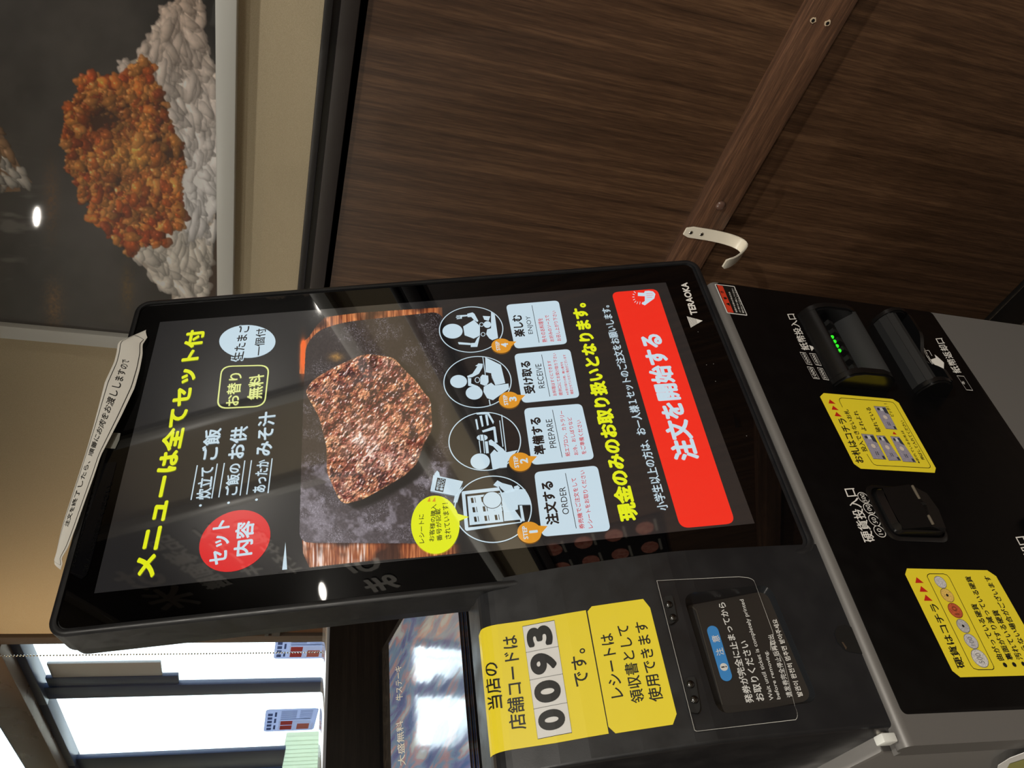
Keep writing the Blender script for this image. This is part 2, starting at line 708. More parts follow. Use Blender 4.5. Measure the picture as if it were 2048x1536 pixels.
# ------------------------------------------------------------------ poster in its white frame
zf0 = RW.px((470, 0))[1]
PF = Plane((XW - 0.022, 0, 0), (0, -1, 0), (0, 0, 1))        # front face of the frame
zfo = PF.px((474, 0))[1]
zfi = PF.px((430, 0))[1]
yfo = -PF.px((0, 676.7))[0]
yfi = -PF.px((0, 652))[0]
_P('poster', zfo, zfi, yfo, yfi)
PY0, PZ1 = 0.17, 2.66
post = tag(empty('food_poster', (XW, (yfo + PY0) / 2, zfo)), 'large framed poster of minced meat on white rice, white metal frame on the beige wall', 'poster')
fw = zfi - zfo
fwy = yfo - yfi
for nm_, b in (('bottom', (XW - 0.022, XW, PY0 - fw, yfo, zfo, zfi)), ('top', (XW - 0.022, XW, PY0 - fw, yfo, PZ1, PZ1 + fw)),
               ('far', (XW - 0.022, XW, yfi, yfo, zfi, PZ1)), ('near', (XW - 0.022, XW, PY0 - fw, PY0, zfi, PZ1))):
    boxo('frame_rail', b, M_WHITEFR, post, bev=0.0015)
boxo('backing', (XW - 0.008, XW, PY0, yfi, zfi, PZ1), M_BLACK, post)
PP = Plane((XW - 0.012, 0, 0), (0, -1, 0), (0, 0, 1))

# paint the print, in photograph coordinates over x -60..480, y -220..720, half pixel steps
S_ = 0.6
px0, py0 = -60, -220
Wc, Hc = int(540 / S_), int(940 / S_)
X, Y = np.meshgrid(px0 + np.arange(Wc) * S_, py0 + np.arange(Hc) * S_)
img = np.zeros((Hc, Wc, 3)) + np.array([82, 78, 76])
n1 = fbm(Hc, Wc, 220, 4, 0.5, 3)
img = img * (0.55 + 0.75 * n1[..., None])
img = mixc(img, (20, 19, 20), np.clip((X - 230) / 160, 0, 1) * np.clip((200 - Y) / 220, 0, 1) * 0.8)
str_ = fbm(Hc, Wc, 26, 3, 0.5, 5, ax=5, ay=1)
img = mixc(img, (140, 138, 134), np.clip((str_ - 0.62) * 3, 0, 0.4) * np.exp(-((X - 20) / 60) ** 2 - ((Y - 450) / 120) ** 2) * 1.6)
for (cx_, cy_, rx_, ry_, cc) in ((102, 400, 14, 70, (150, 100, 60)), (108, 610, 18, 45, (190, 130, 70)), (255, 580, 12, 40, (150, 110, 50))):
    g = np.exp(-((X - cx_) / rx_) ** 2 - ((Y - cy_) / ry_) ** 2)
    img = mixc(img, cc, g * 0.75 * fbm(Hc, Wc, 6, 2, 0.6, 9))
# bowl: dark lacquer rim at the lower edge of the picture
img = mixc(img, (70, 50, 38), inpoly(X, Y, [(395, 720), (402, 660), (415, 590), (431, 480), (445, 480), (430, 600), (420, 720)]) * 0.8)


def put(cx_, cy_, ra, rb, ang, col, amb=0.5, spec=0.5, trans=0.0):
    R_ = max(ra, rb)
    x0_, x1_ = int((cx_ - R_ - px0) / S_), int((cx_ + R_ - px0) / S_) + 2
    y0_, y1_ = int((cy_ - R_ - py0) / S_), int((cy_ + R_ - py0) / S_) + 2
    x0_, y0_ = max(x0_, 0), max(y0_, 0)
    if x1_ <= x0_ or y1_ <= y0_ or x0_ >= Wc or y0_ >= Hc:
        return
    xs, ys = X[y0_:y1_, x0_:x1_] - cx_, Y[y0_:y1_, x0_:x1_] - cy_
    u = (xs * cos(ang) + ys * sin(ang)) / ra
    v = (-xs * sin(ang) + ys * cos(ang)) / rb
    wob = 1 + 0.22 * np.sin(3 * np.arctan2(v, u) + cx_) + 0.16 * np.sin(5 * np.arctan2(v, u) + cy_)
    d = (u * u + v * v) / wob
    mk = np.clip((1 - d) * R_ / S_ * 0.5, 0, 1)
    z = np.sqrt(np.clip(1 - d, 0, 1))
    nx_ = (u * cos(ang) - v * sin(ang))
    ny_ = (u * sin(ang) + v * cos(ang))
    sh = np.clip(amb + 0.55 * (z * 0.75 - nx_ * 0.55 - ny_ * 0.15), 0, 1.25)
    sp = np.clip(z * 0.62 - nx_ * 0.62 - ny_ * 0.25, 0, 1) ** 14 * spec
    c = np.array(col)[None, None] * sh[..., None] + 235 * sp[..., None]
    t = (mk * (1 - trans))[..., None]
    img[y0_:y1_, x0_:x1_] = img[y0_:y1_, x0_:x1_] * (1 - t) + c * t


c1 = C(0, 0, 0.390625)
rice = [c1(*p) for p in ((1100, -400), (760, -380), (850, -150), (905, 0), (815, 85), (850, 120), (770, 130), (790, 190), (735, 240), (700, 300), (620, 330), (650, 420), (760, 520),
                         (860, 620), (880, 700), (930, 770), (950, 860), (930, 1000), (920, 1130), (860, 1190), (850, 1260), (690, 1255), (690, 1320), (770, 1400), (790, 1450), (880, 1480), (880, 1536), (1010, 1600), (1060, 1500), (1090, 1250), (1110, 1000), (1115, 400), (1040, 200), (1025, 0), (1100, -200))]
mk = inpoly(X, Y, rice)
img[mk] = np.array([196, 184, 172])
rs = []
rx0, ry0, rx1, ry1 = 230, -170, 450, 640
r_ = random.Random(5)
for _ in range(2600):
    x_, y_ = r_.uniform(rx0, rx1), r_.uniform(ry0, ry1)
    rs.append((x_, y_))
rp = np.array(rs)
ok = inpoly(rp[:, 0], rp[:, 1], rice)
rp = rp[ok]
rp = rp[:640]
rp = rp[np.argsort(-rp[:, 0] + rng.normal(0, 22, len(rp)))]
for x_, y_ in rp:
    t = min(max((y_ + 40) / 420, 0), 1)
    base = np.array((186, 164, 148)) * (1 - t) + np.array((226, 224, 226)) * t
    if y_ > 470:
        base = np.array((216, 210, 202))
    base = base * r_.uniform(0.86, 1.08)
    an_, ra_ = radians(r_.uniform(20, 115)), r_.uniform(22, 38)
    ends = np.array([(x_ + s * ra_ * cos(an_), y_ + s * ra_ * sin(an_)) for s in (-1, 1)])
    if not inpoly(ends[:, 0], ends[:, 1], rice).all():
        ra_ *= 0.5
    put(x_, y_, ra_, r_.uniform(8.5, 12.5), an_, base * 1.04, 0.74, 0.25, 0.30)
mince = [c1(*p) for p in ((420, 410), (470, 380), (540, 395), (620, 400), (680, 330), (745, 300), (785, 340), (775, 410), (850, 520), (870, 640), (900, 700), (940, 780), (955, 860), (905, 920), (920, 1000), (940, 1080),
                          (920, 1160), (850, 1190), (850, 1250), (800, 1260), (690, 1250), (690, 1300), (650, 1290), (600, 1240), (540, 1160), (460, 1120), (465, 1050), (415, 1010), (385, 920), (345, 880), (345, 820), (365, 780), (325, 740), (335, 650), (330, 570), (380, 520), (400, 470))]
mk = inpoly(X, Y, mince)
img[mk] = np.array([78, 44, 26])
mp_ = np.array([(r_.uniform(125, 375), r_.uniform(115, 510)) for _ in range(5200)])
mp_ = mp_[inpoly(mp_[:, 0], mp_[:, 1], mince)]
clump = fbm(60, 60, 7, 3, 0.6, 77)
for k, (x_, y_) in enumerate(mp_[:2600]):
    cl = clump[int((y_ - 100) / 430 * 58), int((x_ - 110) / 280 * 58)]
    rr_ = (2.6 + 8.0 * r_.random() ** 2.2) * (0.75 + 0.6 * cl)
    core = math.exp(-((x_ - 262) / 62) ** 2 - ((y_ - 318) / 48) ** 2)
    dk = math.exp(-((x_ - 208) / 34) ** 2 - ((y_ - 240) / 30) ** 2) * 1.3 + 0.75 * math.exp(-((x_ - 340) / 22) ** 2 - ((y_ - 312) / 30) ** 2) + 0.5 * math.exp(-((x_ - 235) / 20) ** 2 - ((y_ - 432) / 14) ** 2)
    if r_.random() < 0.75 * (dk > 0.5) or cl < 0.34 and r_.random() < 0.6:
        continue
    pal = [(214, 122, 52), (186, 88, 34), (226, 148, 76), (160, 68, 30), (204, 132, 62)][r_.randrange(5)]
    c_ = np.array(pal) * (1 - core * 0.75) + np.array((208, 152, 74)) * core * 0.75
    c_ = c_ * (1 - 0.5 * min(dk, 1)) * (0.62 + 0.75 * cl) * r_.uniform(0.85, 1.12)
    put(x_, y_, rr_ * r_.uniform(1, 1.9), rr_, radians(r_.uniform(0, 180)), c_, 0.66, r_.uniform(0.1, 0.8), 0.15)
    if rr_ > 7:
        put(x_ + r_.uniform(-3, 3), y_ + r_.uniform(-3, 3), rr_ * 0.5, rr_ * 0.4, radians(r_.uniform(0, 180)), c_ * 1.12, 0.7, 0.8, 0.3)
# second bowl of rice at the left edge of the frame
rice2 = [c1(*p) for p in ((-160, 600), (0, 665), (25, 710), (55, 760), (95, 840), (130, 890), (165, 935), (100, 945), (105, 980), (0, 985), (-160, 990))]
mk = inpoly(X, Y, rice2)
img[mk] = np.array([150, 120, 95])
for _ in range(60):
    x_, y_ = r_.uniform(-60, 60), r_.uniform(255, 390)
    if inpoly(np.array([x_]), np.array([y_]), rice2)[0]:
        put(x_, y_, r_.uniform(15, 22), r_.uniform(7, 9), radians(r_.uniform(20, 80)), (210, 205, 198) if y_ > 315 else (180, 140, 104), 0.6, 0.3, 0.1)
# fine scratches and lint on the dark part
for _ in range(90):
    x_, y_ = r_.uniform(-20, 330), r_.uniform(-60, 680)
    g = np.exp(-((X - x_) / 1.2) ** 2 - ((Y - y_) / 1.2) ** 2) if False else None
img = blur(img, 1)
a_lo, b_hi = PP.px((-40, 640))
ya, yb = -yfi, -PP.px((200, -200))[0]
a0_, a1_ = -yfi, PP.px((300, -190))[0]
b0_, b1_ = zfi, PP.px((-50, 300))[1]
b1_ = max(b1_, PP.px((-20, 660))[1])
b1_ = min(b1_, PZ1)
_P('print', a0_, a1_, b0_, b1_)
print_mesh('poster_print', PP, img, px0, py0, S_, (a0_, a1_, b0_, b1_), 560, 330, M_PRINT, post, 0.0)
M_POSTBG = mat('poster_dark_print', (56, 54, 53), 0.35, coat=1.0, noise=((3, 3, 3), (76, 73, 70), 4, 0.3, 0.7))
lay('poster_print', PP, [[(a1_, zfi), (-PY0, zfi), (-PY0, PZ1), (a1_, PZ1)], [(a0_, b1_), (a1_, b1_), (a1_, PZ1), (a0_, PZ1)]], M_POSTBG, post, 0.0)
M_PTEXT = mat('poster_white_letters', (225, 222, 216), 0.35, coat=1.0)
# second poster nearer the viewer, out of view, added for reflections in the monitor
QY0, QY1 = -1.25, -0.12
post2 = tag(empty('unseen_lettered_poster', (XW, (QY0 + QY1) / 2, zfo)), 'dark white-framed poster with large white letters, added out of view for reflections, beside the rice poster', 'poster')
for b in ((XW - 0.022, XW, QY0, QY1, zfo, zfi), (XW - 0.022, XW, QY0, QY1, PZ1, PZ1 + fw), (XW - 0.022, XW, QY1 - fw, QY1, zfi, PZ1), (XW - 0.022, XW, QY0, QY0 + fw, zfi, PZ1)):
    boxo('frame_rail', b, M_WHITEFR, post2, bev=0.0015)
boxo('backing', (XW - 0.011, XW, QY0 + fw, QY1 - fw, zfi, PZ1), M_POSTBG, post2)
for (body, y_, z_, w_, h_) in (('お米', -0.30, 2.40, 0.26, 0.13), ('品薄御膳', -0.20, 2.28, 0.30, 0.075), ('ステーキ', -0.20, 2.17, 0.28, 0.06), ('特製みそ汁', -0.22, 2.08, 0.30, 0.05), ('うまい', -0.52, 1.88, 0.34, 0.10)):
    text_ab(PP, body, (-y_, z_), (-y_ + w_, z_), (-y_, z_ + h_), M_PTEXT, post2, 0.0014, 0.03)
menu_b = tag(empty('unseen_menu_board', (XW, -0.95, 1.1)), 'dark menu board with rows of red meat pictures, added out of view for reflections, below the lettered poster', 'menu')  # board out of view, added for the reflections in the monitor glass
boxo('board', (XW - 0.006, XW, -1.30, -0.68, 1.12, 1.50), M_BLACK, menu_b, bev=0.001)
MB = Plane((XW - 0.006, 0, 0), (0, -1, 0), (0, 0, 1))
m_mt = mat('menu_meat_red', (170, 70, 56), 0.35, coat=1.0, noise=((60, 60, 60), (226, 160, 140), 4, 0.3, 0.7))
m_mt2 = mat('menu_print_grey', (150, 148, 140), 0.35, coat=1.0)
for i in range(5):
    for j in range(4):
        lay('meat_picture', MB, [ell((0.74 + i * 0.12, 1.17 + j * 0.088), 0.036, 0.026, 14)], m_mt, menu_b, 0.0005)
for i in range(5):
    for j in range(4):
        lay('caption', MB, [[(0.70 + i * 0.12, 1.135 + j * 0.088), (0.77 + i * 0.12, 1.135 + j * 0.088), (0.77 + i * 0.12, 1.142 + j * 0.088), (0.70 + i * 0.12, 1.142 + j * 0.088)]], m_mt2, menu_b, 0.0005)

# ------------------------------------------------------------------ hook rail
a_, zt_ = RW.px((1608, 0))
zb_ = Plane((XW - 0.023, 0, 0), (0, -1, 0), (0, 0, 1)).px((1717, 0))[1]
BF = Plane((XW - 0.023, 0, 0), (0, -1, 0), (0, 0, 1))
rail = tag(empty('wooden_rail', (XW, 1.0, (zt_ + zb_) / 2)), 'brown wooden rail board screwed across the walnut wall panel', 'rail')
boxo('board', (XW - 0.023, XW + 0.001, -1.2, YWIN - 0.02, zb_, zt_), M_BAR, rail, bev=0.0012)
_P('rail', zt_, zb_)
# chipped screw holes, left where a hook was taken off
M_CHIP = mat('pale_chipped_wood', (206, 186, 158), 0.8)
for q in ((1625.5, 40.5), (1654.5, 46)):
    a, b = BF.px(q)
    pts = [(a + 0.0048 * (0.7 + 0.45 * random.random()) * cos(t), b + 0.0048 * (0.7 + 0.45 * random.random()) * sin(t)) for t in np.linspace(0, 2 * pi, 12)[:-1]]
    hh = lay('screw_hole', BF, [pts], M_CHIP, rail, 0.0004, thick=0.0006)
    lay('hole_centre', BF, [ell((a, b), 0.0026, n=12)], M_VOID, hh, 0.0014)


def dome(name, S, a, b, r, h, m, parent, segs=20, rings=5):
    bm = bmesh.new()
    rows = []
    for i in range(rings):
        t = (pi / 2) * i / rings
        rows.append([bm.verts.new(S.to3(a + r * cos(t) * cos(u), b + r * cos(t) * sin(u), h * sin(t))) for u in np.linspace(0, 2 * pi, segs + 1)[:-1]])
    top = bm.verts.new(S.to3(a, b, h))
    for i in range(rings - 1):
        for k in range(segs):
            bm.faces.new((rows[i][k], rows[i][(k + 1) % segs], rows[i + 1][(k + 1) % segs], rows[i + 1][k]))
    for k in range(segs):
        bm.faces.new((rows[-1][k], rows[-1][(k + 1) % segs], top))
    return obj(name, bm, m, parent, smooth=180)


a, b = BF.px((1441, 411))
dome('screw_cap', BF, a, b, 0.0085, 0.005, mat('brown_plastic_cap', (96, 72, 62), 0.3), rail)

# ------------------------------------------------------------------ white J hook
a_h, b_h = BF.px((1381, 463))
yh = -a_h
hk = tag(empty('coat_hook', (XW - 0.023, yh, b_h)), 'white metal J shaped hook screwed to the brown wooden rail', 'hook')


def on_y(q, y):
    r = ray(q)
    return CAM + r * (y / r[1])


pB, pT = on_y((1487, 500), yh), on_y((1452, 527), yh)
_P('hook', b_h, pB, pT)
x_f = XW - 0.023 - 0.0015
zt = b_h + 0.012
path = [(x_f, zt), (x_f, zt - 0.012), (x_f, zt - 0.03), (x_f, zt - 0.045)]
end = (pT[0], pT[2] + 0.004)
bot = (pB[0], pB[2])
P_ = [np.array(path[-1]), np.array((x_f - 0.001, bot[1] + 0.03)), np.array((x_f - 0.006, bot[1] - 0.006)), np.array((bot[0] + 0.004, bot[1] - 0.003))]
for t in np.linspace(0.1, 1, 10):
    p = (1 - t) ** 3 * P_[0] + 3 * t * (1 - t) ** 2 * P_[1] + 3 * t * t * (1 - t) * P_[2] + t ** 3 * P_[3]
    path.append(tuple(p))
P_ = [np.array(path[-1]), np.array((bot[0] - 0.006, bot[1] - 0.002)), np.array((end[0] - 0.004, end[1] - 0.014)), np.array(end)]
for t in np.linspace(0.15, 1, 8):
    p = (1 - t) ** 3 * P_[0] + 3 * t * (1 - t) ** 2 * P_[1] + 3 * t * t * (1 - t) * P_[2] + t ** 3 * P_[3]
    path.append(tuple(p))


def ribbon(name, path, y0, y1, th, m, parent, taper=True):
    bm = bmesh.new()
    n = len(path)
    rows = []
    for i, (x, z) in enumerate(path):
        p, q = np.array(path[max(i - 1, 0)]), np.array(path[min(i + 1, n - 1)])
        d = (q - p) / np.linalg.norm(q - p)
        nn = np.array([-d[1], d[0]]) * th / 2
        w = 1.0
        if taper and i == 0 or taper and i == n - 1:
            w = 0.62
        yc, hw = (y0 + y1) / 2, (y1 - y0) / 2 * w
        rows.append([bm.verts.new((x + s * nn[0], yc + t * hw, z + s * nn[1])) for s, t in ((-1, -1), (-1, 1), (1, 1), (1, -1))])
    for i in range(n - 1):
        for k in range(4):
            bm.faces.new((rows[i][k], rows[i][(k + 1) % 4], rows[i + 1][(k + 1) % 4], rows[i + 1][k]))
    bm.faces.new(rows[0])
    bm.faces.new(rows[-1][::-1])
    bmesh.ops.recalc_face_normals(bm, faces=bm.faces)
    es = [e for e in bm.edges if len(e.link_faces) == 2 and e.calc_face_angle() > 1.0]
    bmesh.ops.bevel(bm, geom=es, offset=th * 0.3, segments=2, affect='EDGES')
    return obj(name, bm, m, parent, smooth=50)


M_HOOK = mat('white_enamel', (232, 226, 210), 0.3)
ribbon('strap', path, yh - 0.0115, yh + 0.0115, 0.003, M_HOOK, hk)
for dz in (-0.0, -0.021):
    a, b = -yh, zt - 0.012 + dz
    s_ = dome('screw', Plane((x_f - 0.0015, 0, 0), (0, -1, 0), (0, 0, 1)), a, b, 0.0038, 0.0014, M_CHROME, hk, 12, 3)
    lay('screw_slot', Plane((x_f - 0.0031, 0, 0), (0, -1, 0), (0, 0, 1)), [line2((a - 0.0016, b), (a + 0.0016, b), 0.0008), line2((a, b - 0.0016), (a, b + 0.0016), 0.0008)], M_VOID, s_, 0.0)

#@@PART2
# ------------------------------------------------------------------ windows at the far end of the right wall
M_FRAME = mat('blue_grey_window_frame', (56, 66, 92), 0.35)
M_BEAM = mat('brown_metal_beam', (120, 104, 92), 0.3, metal=0.35, rnoise=(6, 0.25, 0.4))
M_JAMB = mat('brown_jamb', (74, 64, 56), 0.5)


def clear(name, tint=(1, 1, 1), gloss=0.08, rough=0.01):
    m = bpy.data.materials.new(name)
    m.use_nodes = True
    nt = m.node_tree
    nt.nodes.clear()
    o = nt.nodes.new('ShaderNodeOutputMaterial')
    t = nt.nodes.new('ShaderNodeBsdfTransparent')
    t.inputs[0].default_value = (*tint, 1)
    g = nt.nodes.new('ShaderNodeBsdfGlossy')
    g.inputs['Roughness'].default_value = rough
    mx = nt.nodes.new('ShaderNodeMixShader')
    lw = nt.nodes.new('ShaderNodeLayerWeight')
    lw.inputs[0].default_value = 0.5
    pw = nt.nodes.new('ShaderNodeMath')
    pw.operation = 'POWER'
    pw.inputs[1].default_value = 4.0
    nt.links.new(lw.outputs['Facing'], pw.inputs[0])
    ml = nt.nodes.new('ShaderNodeMath')
    ml.operation = 'MULTIPLY_ADD'
    ml.inputs[1].default_value = 0.6
    ml.inputs[2].default_value = gloss
    nt.links.new(pw.outputs[0], ml.inputs[0])
    nt.links.new(ml.outputs[0], mx.inputs[0])
    nt.links.new(t.outputs[0], mx.inputs[1])
    nt.links.new(g.outputs[0], mx.inputs[2])
    nt.links.new(mx.outputs[0], o.inputs[0])
    return m


M_PANE = clear('window_glass', (0.97, 0.99, 0.98), 0.03)


def translucent(name, col, k=0.8):
    m = mat(name, col, 0.5)
    nt = m.node_tree
    b = nt.nodes['Principled BSDF']
    tr_ = nt.nodes.new('ShaderNodeBsdfTranslucent')
    tr_.inputs[0].default_value = (*lin(col), 1)
    mx = nt.nodes.new('ShaderNodeMixShader')
    mx.inputs[0].default_value = k
    nt.links.new(b.outputs[0], mx.inputs[1])
    nt.links.new(tr_.outputs[0], mx.inputs[2])
    nt.links.new(mx.outputs[0], nt.nodes['Material Output'].inputs[0])
    return m


GX = XW + 0.05
WP = Plane((GX, 0, 0), (0, -1, 0), (0, 0, 1))
yz = lambda q, S=WP: (-S.px(q)[0], S.px(q)[1])
z_beam0 = yz((90, 1455), RW)[1]
z_beam1 = yz((22, 1462), RW)[1]
z_pane1 = yz((125, 1450))[1]
ym = [yz((300, 1366))[0], yz((300, 1388))[0], yz((300, 1507))[0], yz((300, 1560))[0]]
z_stile = yz((357, 1350))[1]
z_low = yz((568, 1515))[1]
_P('win', z_beam0, z_beam1, z_pane1, ym, z_stile, z_low)
struct(boxo('trim_2', (XW - 0.012, XW + 0.12, YWIN, YWIN + 0.05, 0, CEIL), M_JAMB, bev=0.006))
struct(boxo('wall_right.001', (XW, XW + 0.1, YWIN + 0.05, Y1, 0, 0.45), M_PLAIN))
struct(boxo('trim_3', (XW - 0.03, XW + 0.1, YWIN + 0.05, Y1, z_beam0, z_beam1), M_BEAM, bev=0.003))
struct(boxo('trim_4', (XW + 0.0, XW + 0.1, YWIN + 0.05, Y1, z_beam1 + 0.42, CEIL), M_FRAME))


def window(n, y0, y1, z0, z1, f=0.04, left=True, right=True):
    w = tag(empty('window_%d' % n, (GX, (y0 + y1) / 2, z0)), kind='structure')
    t = 0.03
    boxo('frame_rail', (GX - t, GX + t, y0, y1, z1 - f, z1), M_FRAME, w, bev=0.003)
    boxo('frame_rail', (GX - t, GX + t, y0, y1, z0, z0 + f), M_FRAME, w, bev=0.003)
    if left:
        boxo('frame_stile', (GX - t, GX + t, y0, y0 + f, z0 + f, z1 - f), M_FRAME, w, bev=0.003)
    if right:
        boxo('frame_stile', (GX - t, GX + t, y1 - f, y1, z0 + f, z1 - f), M_FRAME, w, bev=0.003)
    boxo('pane', (GX - 0.003, GX + 0.003, y0 + (f if left else 0), y1 - (f if right else 0), z0 + f, z1 - f), M_PANE, w)
    return w


zt_w = z_beam0 + 0.001
fr = zt_w - z_pane1
w1 = window(1, YWIN + 0.05, ym[1], 0.45, zt_w, fr, left=False, right=False)
boxo('mullion', (GX - 0.010, GX + 0.010, ym[0], ym[1], 0.45, zt_w - 0.02), M_FRAME, w1, bev=0.004)
boxo('sash_stile', (GX - 0.006, GX + 0.008, ym[0] - 0.075, ym[0] - 0.004, z_stile, zt_w - 0.04), M_FRAME, w1, bev=0.003)
boxo('sash_stile', (GX - 0.004, GX + 0.006, ym[0] - 0.19, ym[0] - 0.075, z_stile + 0.05, zt_w - 0.06), mat('frosted_sash_panel', (150, 154, 160), 0.3), w1, bev=0.003)
w2 = window(2, ym[1], ym[2] + 0.02, 0.45, zt_w, fr, left=False, right=False)
boxo('mullion', (GX - 0.010, GX + 0.010, ym[2], ym[2] + 0.25, z_low, zt_w - 0.02), M_FRAME, w2, bev=0.004)
boxo('mullion', (GX - 0.02, GX + 0.04, ym[2] + 0.27, ym[2] + 0.55, z_low, zt_w - 0.02), M_FRAME, w2, bev=0.004)
M_SLAT = translucent('pale_green_slat', (228, 236, 222))
ys_ = yz((600, 1497))[0]
for k in range(16):
    boxo('slat', (GX + 0.05, GX + 0.07, ys_ + k * 0.062, ys_ + k * 0.062 + 0.050, 0.45, z_low), M_SLAT, w2)
w3 = window(3, ym[2] + 0.02, Y1, 0.45, zt_w, fr, left=False)
w4 = window(4, YWIN + 0.05, ym[2] + 0.3, z_beam1, z_beam1 + 0.42, 0.045)
w5 = window(5, ym[2] + 0.3, Y1, z_beam1, z_beam1 + 0.42, 0.045)
struct(boxo('floor.001', (XW + 0.3, XW + 9, -3, 14, -0.15, -0.1), mat('pale_pavement', (200, 198, 190), 0.9)))
# two menu cards stuck on the glass
M_CARD = translucent('card_grey', (178, 184, 204))
M_CARDI = translucent('card_ink', (96, 104, 128))
M_CARDW = translucent('card_white', (236, 238, 240))
M_CARDR = translucent('card_meat_red', (206, 84, 66))
M_CARDP = translucent('card_meat_pink', (220, 128, 96))
WC = Plane((GX - 0.005, 0, 0), (0, -1, 0), (0, 0, 1))
for k, (q0, q1, lab, cut) in enumerate((((532, 1419), (627, 1459), 'grey menu card with meat photos on the second window pane', 0), ((553, 1265), (648, 1316), 'grey menu card with meat photos beside the monitor, on the first window pane', 0))):
    (ya_, za_), (yb_, zb2) = yz(q0, WC), yz(q1, WC)
    a0, a1, b0, b1 = -yb_, -ya_, zb2, za_
    u = lambda s, t: (a0 + s * (a1 - a0), b0 + t * (b1 - b0))
    R4 = lambda s0, s1, t0, t1: [u(s0, t0), u(s1, t0), u(s1, t1), u(s0, t1)]
    cd = tag(empty('menu_card', (GX - 0.005, (ya_ + yb_) / 2, (za_ + zb2) / 2)), lab, 'card', 'menu cards on the windows')
    lay('card_sheet', WC, [rpoly(R4(0, 1, 0, 1), 0.02)], M_CARD, cd, 0.0, thick=0.0012)
    lay('header_lettering', WC, [R4(s, s + 0.11, 0.86, 0.95) for s in (0.08, 0.24, 0.40, 0.56, 0.72)] + [R4(s, s + 0.2, 0.78, 0.82) for s in (0.1, 0.4, 0.68)], M_CARDI, cd, 0.0018)
    lay('white_field', WC, [R4(0.06, 0.5, 0.1, 0.72), R4(0.06, 0.36, 0.04, 0.09)], M_CARDW, cd, 0.0018)
    lay('meat_photo', WC, [R4(0.08, 0.27, 0.46, 0.69)], M_CARDR, cd, 0.0022)
    lay('meat_photo', WC, [R4(0.30, 0.48, 0.46, 0.69)], M_CARDR, cd, 0.0022)
    lay('meat_photo', WC, [R4(0.08, 0.34, 0.12, 0.36)], M_CARDP, cd, 0.0022)
    lay('lettering', WC, [R4(0.54 + 0.0, 0.54 + 0.03, 0.12 + 0.0, 0.7)] + [R4(s, s + 0.018, 0.4, 0.7) for s in np.arange(0.6, 0.94, 0.045)] + [R4(s, s + 0.02, 0.1, 0.34) for s in np.arange(0.55, 0.94, 0.06)], M_CARDI, cd, 0.0018)
# beaded chain of the roller blind
ych, _z = yz((150, 1287), RW)
bm = bmesh.new()
for k in range(190):
    bmesh.ops.create_icosphere(bm, subdivisions=1, radius=0.0032, matrix=Matrix.Translation((XW - 0.035, ych, CEIL - 0.05 - k * 0.0085)))
ch = empty('blind_chain', (XW - 0.035, ych, CEIL - 0.05))
tag(ch, 'silver beaded blind chain hanging beside the first window', 'chain')
obj('bead_string', bm, M_CHROME, ch, smooth=180)
boxo('chain_guide', (XW - 0.045, XW, ych - 0.012, ych + 0.012, CEIL - 0.05, CEIL - 0.0), M_BLACK, ch, bev=0.002)

# ------------------------------------------------------------------ partition, counter, stack of glossy posters
YP = 5.9 * W
PT = Plane((0, YP, 0), (1, 0, 0), (0, 0, 1))
z_pt = PT.px((655, 1272))[1]
M_DKWOOD = wood('black_oak_laminate', (22, 18, 16), (30, 26, 23), (42, 36, 31), 0, 0.4)
part_ = tag(empty('partition_panel', (0.3, YP + 0.08, 0)), 'dark oak partition panel with a pale cap behind the glossy poster stack', 'partition')
boxo('panel', (-1.0, XW - 0.001, YP, YP + 0.14, 0, z_pt - 0.006), M_DKWOOD, part_, bev=0.001)
boxo('cap', (-1.0, XW - 0.001, YP - 0.002, YP + 0.145, z_pt - 0.006, z_pt + 0.002), mat('pale_cap_laminate', (190, 196, 204), 0.12, coat=0.6), part_, bev=0.002)
ZC = CAMH - 1.0 * W - 0.016
SL = radians(5.0)
ST0 = Plane((0, 3.86 * W, ZC), (1, 0, 0), (0, cos(SL), sin(SL)))
b_back = ST0.px((790, 1255))[1]
yback = 3.86 * W + b_back * cos(SL)
ctr = tag(empty('side_counter', (0.4, 4.6 * W, 0)), 'black side counter with a sloped top behind the ticket machine, carrying the posters', 'counter')
bm = bmesh.new()
yf_, yk_ = 3.84 * W, YP - 0.002
A = [bm.verts.new(v) for v in ((-0.6, yf_, ZC - 0.03), (-0.6, yk_, ZC - 0.03), (-0.6, yk_, ZC + (yk_ - 3.86 * W) * math.tan(SL) - 0.0004), (-0.6, yf_, ZC - 0.0012))]
B = [bm.verts.new((0.80, v.co.y, v.co.z)) for v in A]
for i in range(4):
    bm.faces.new((A[i], A[(i + 1) % 4], B[(i + 1) % 4], B[i]))
bm.faces.new(A[::-1])
bm.faces.new(B)
bmesh.ops.recalc_face_normals(bm, faces=bm.faces)
obj('worktop', bm, M_BLACK, ctr)
boxo('cabinet_body', (-0.58, 0.78, 3.9 * W, YP - 0.004, 0.0, ZC - 0.03), M_DKWOOD, ctr, bev=0.002)


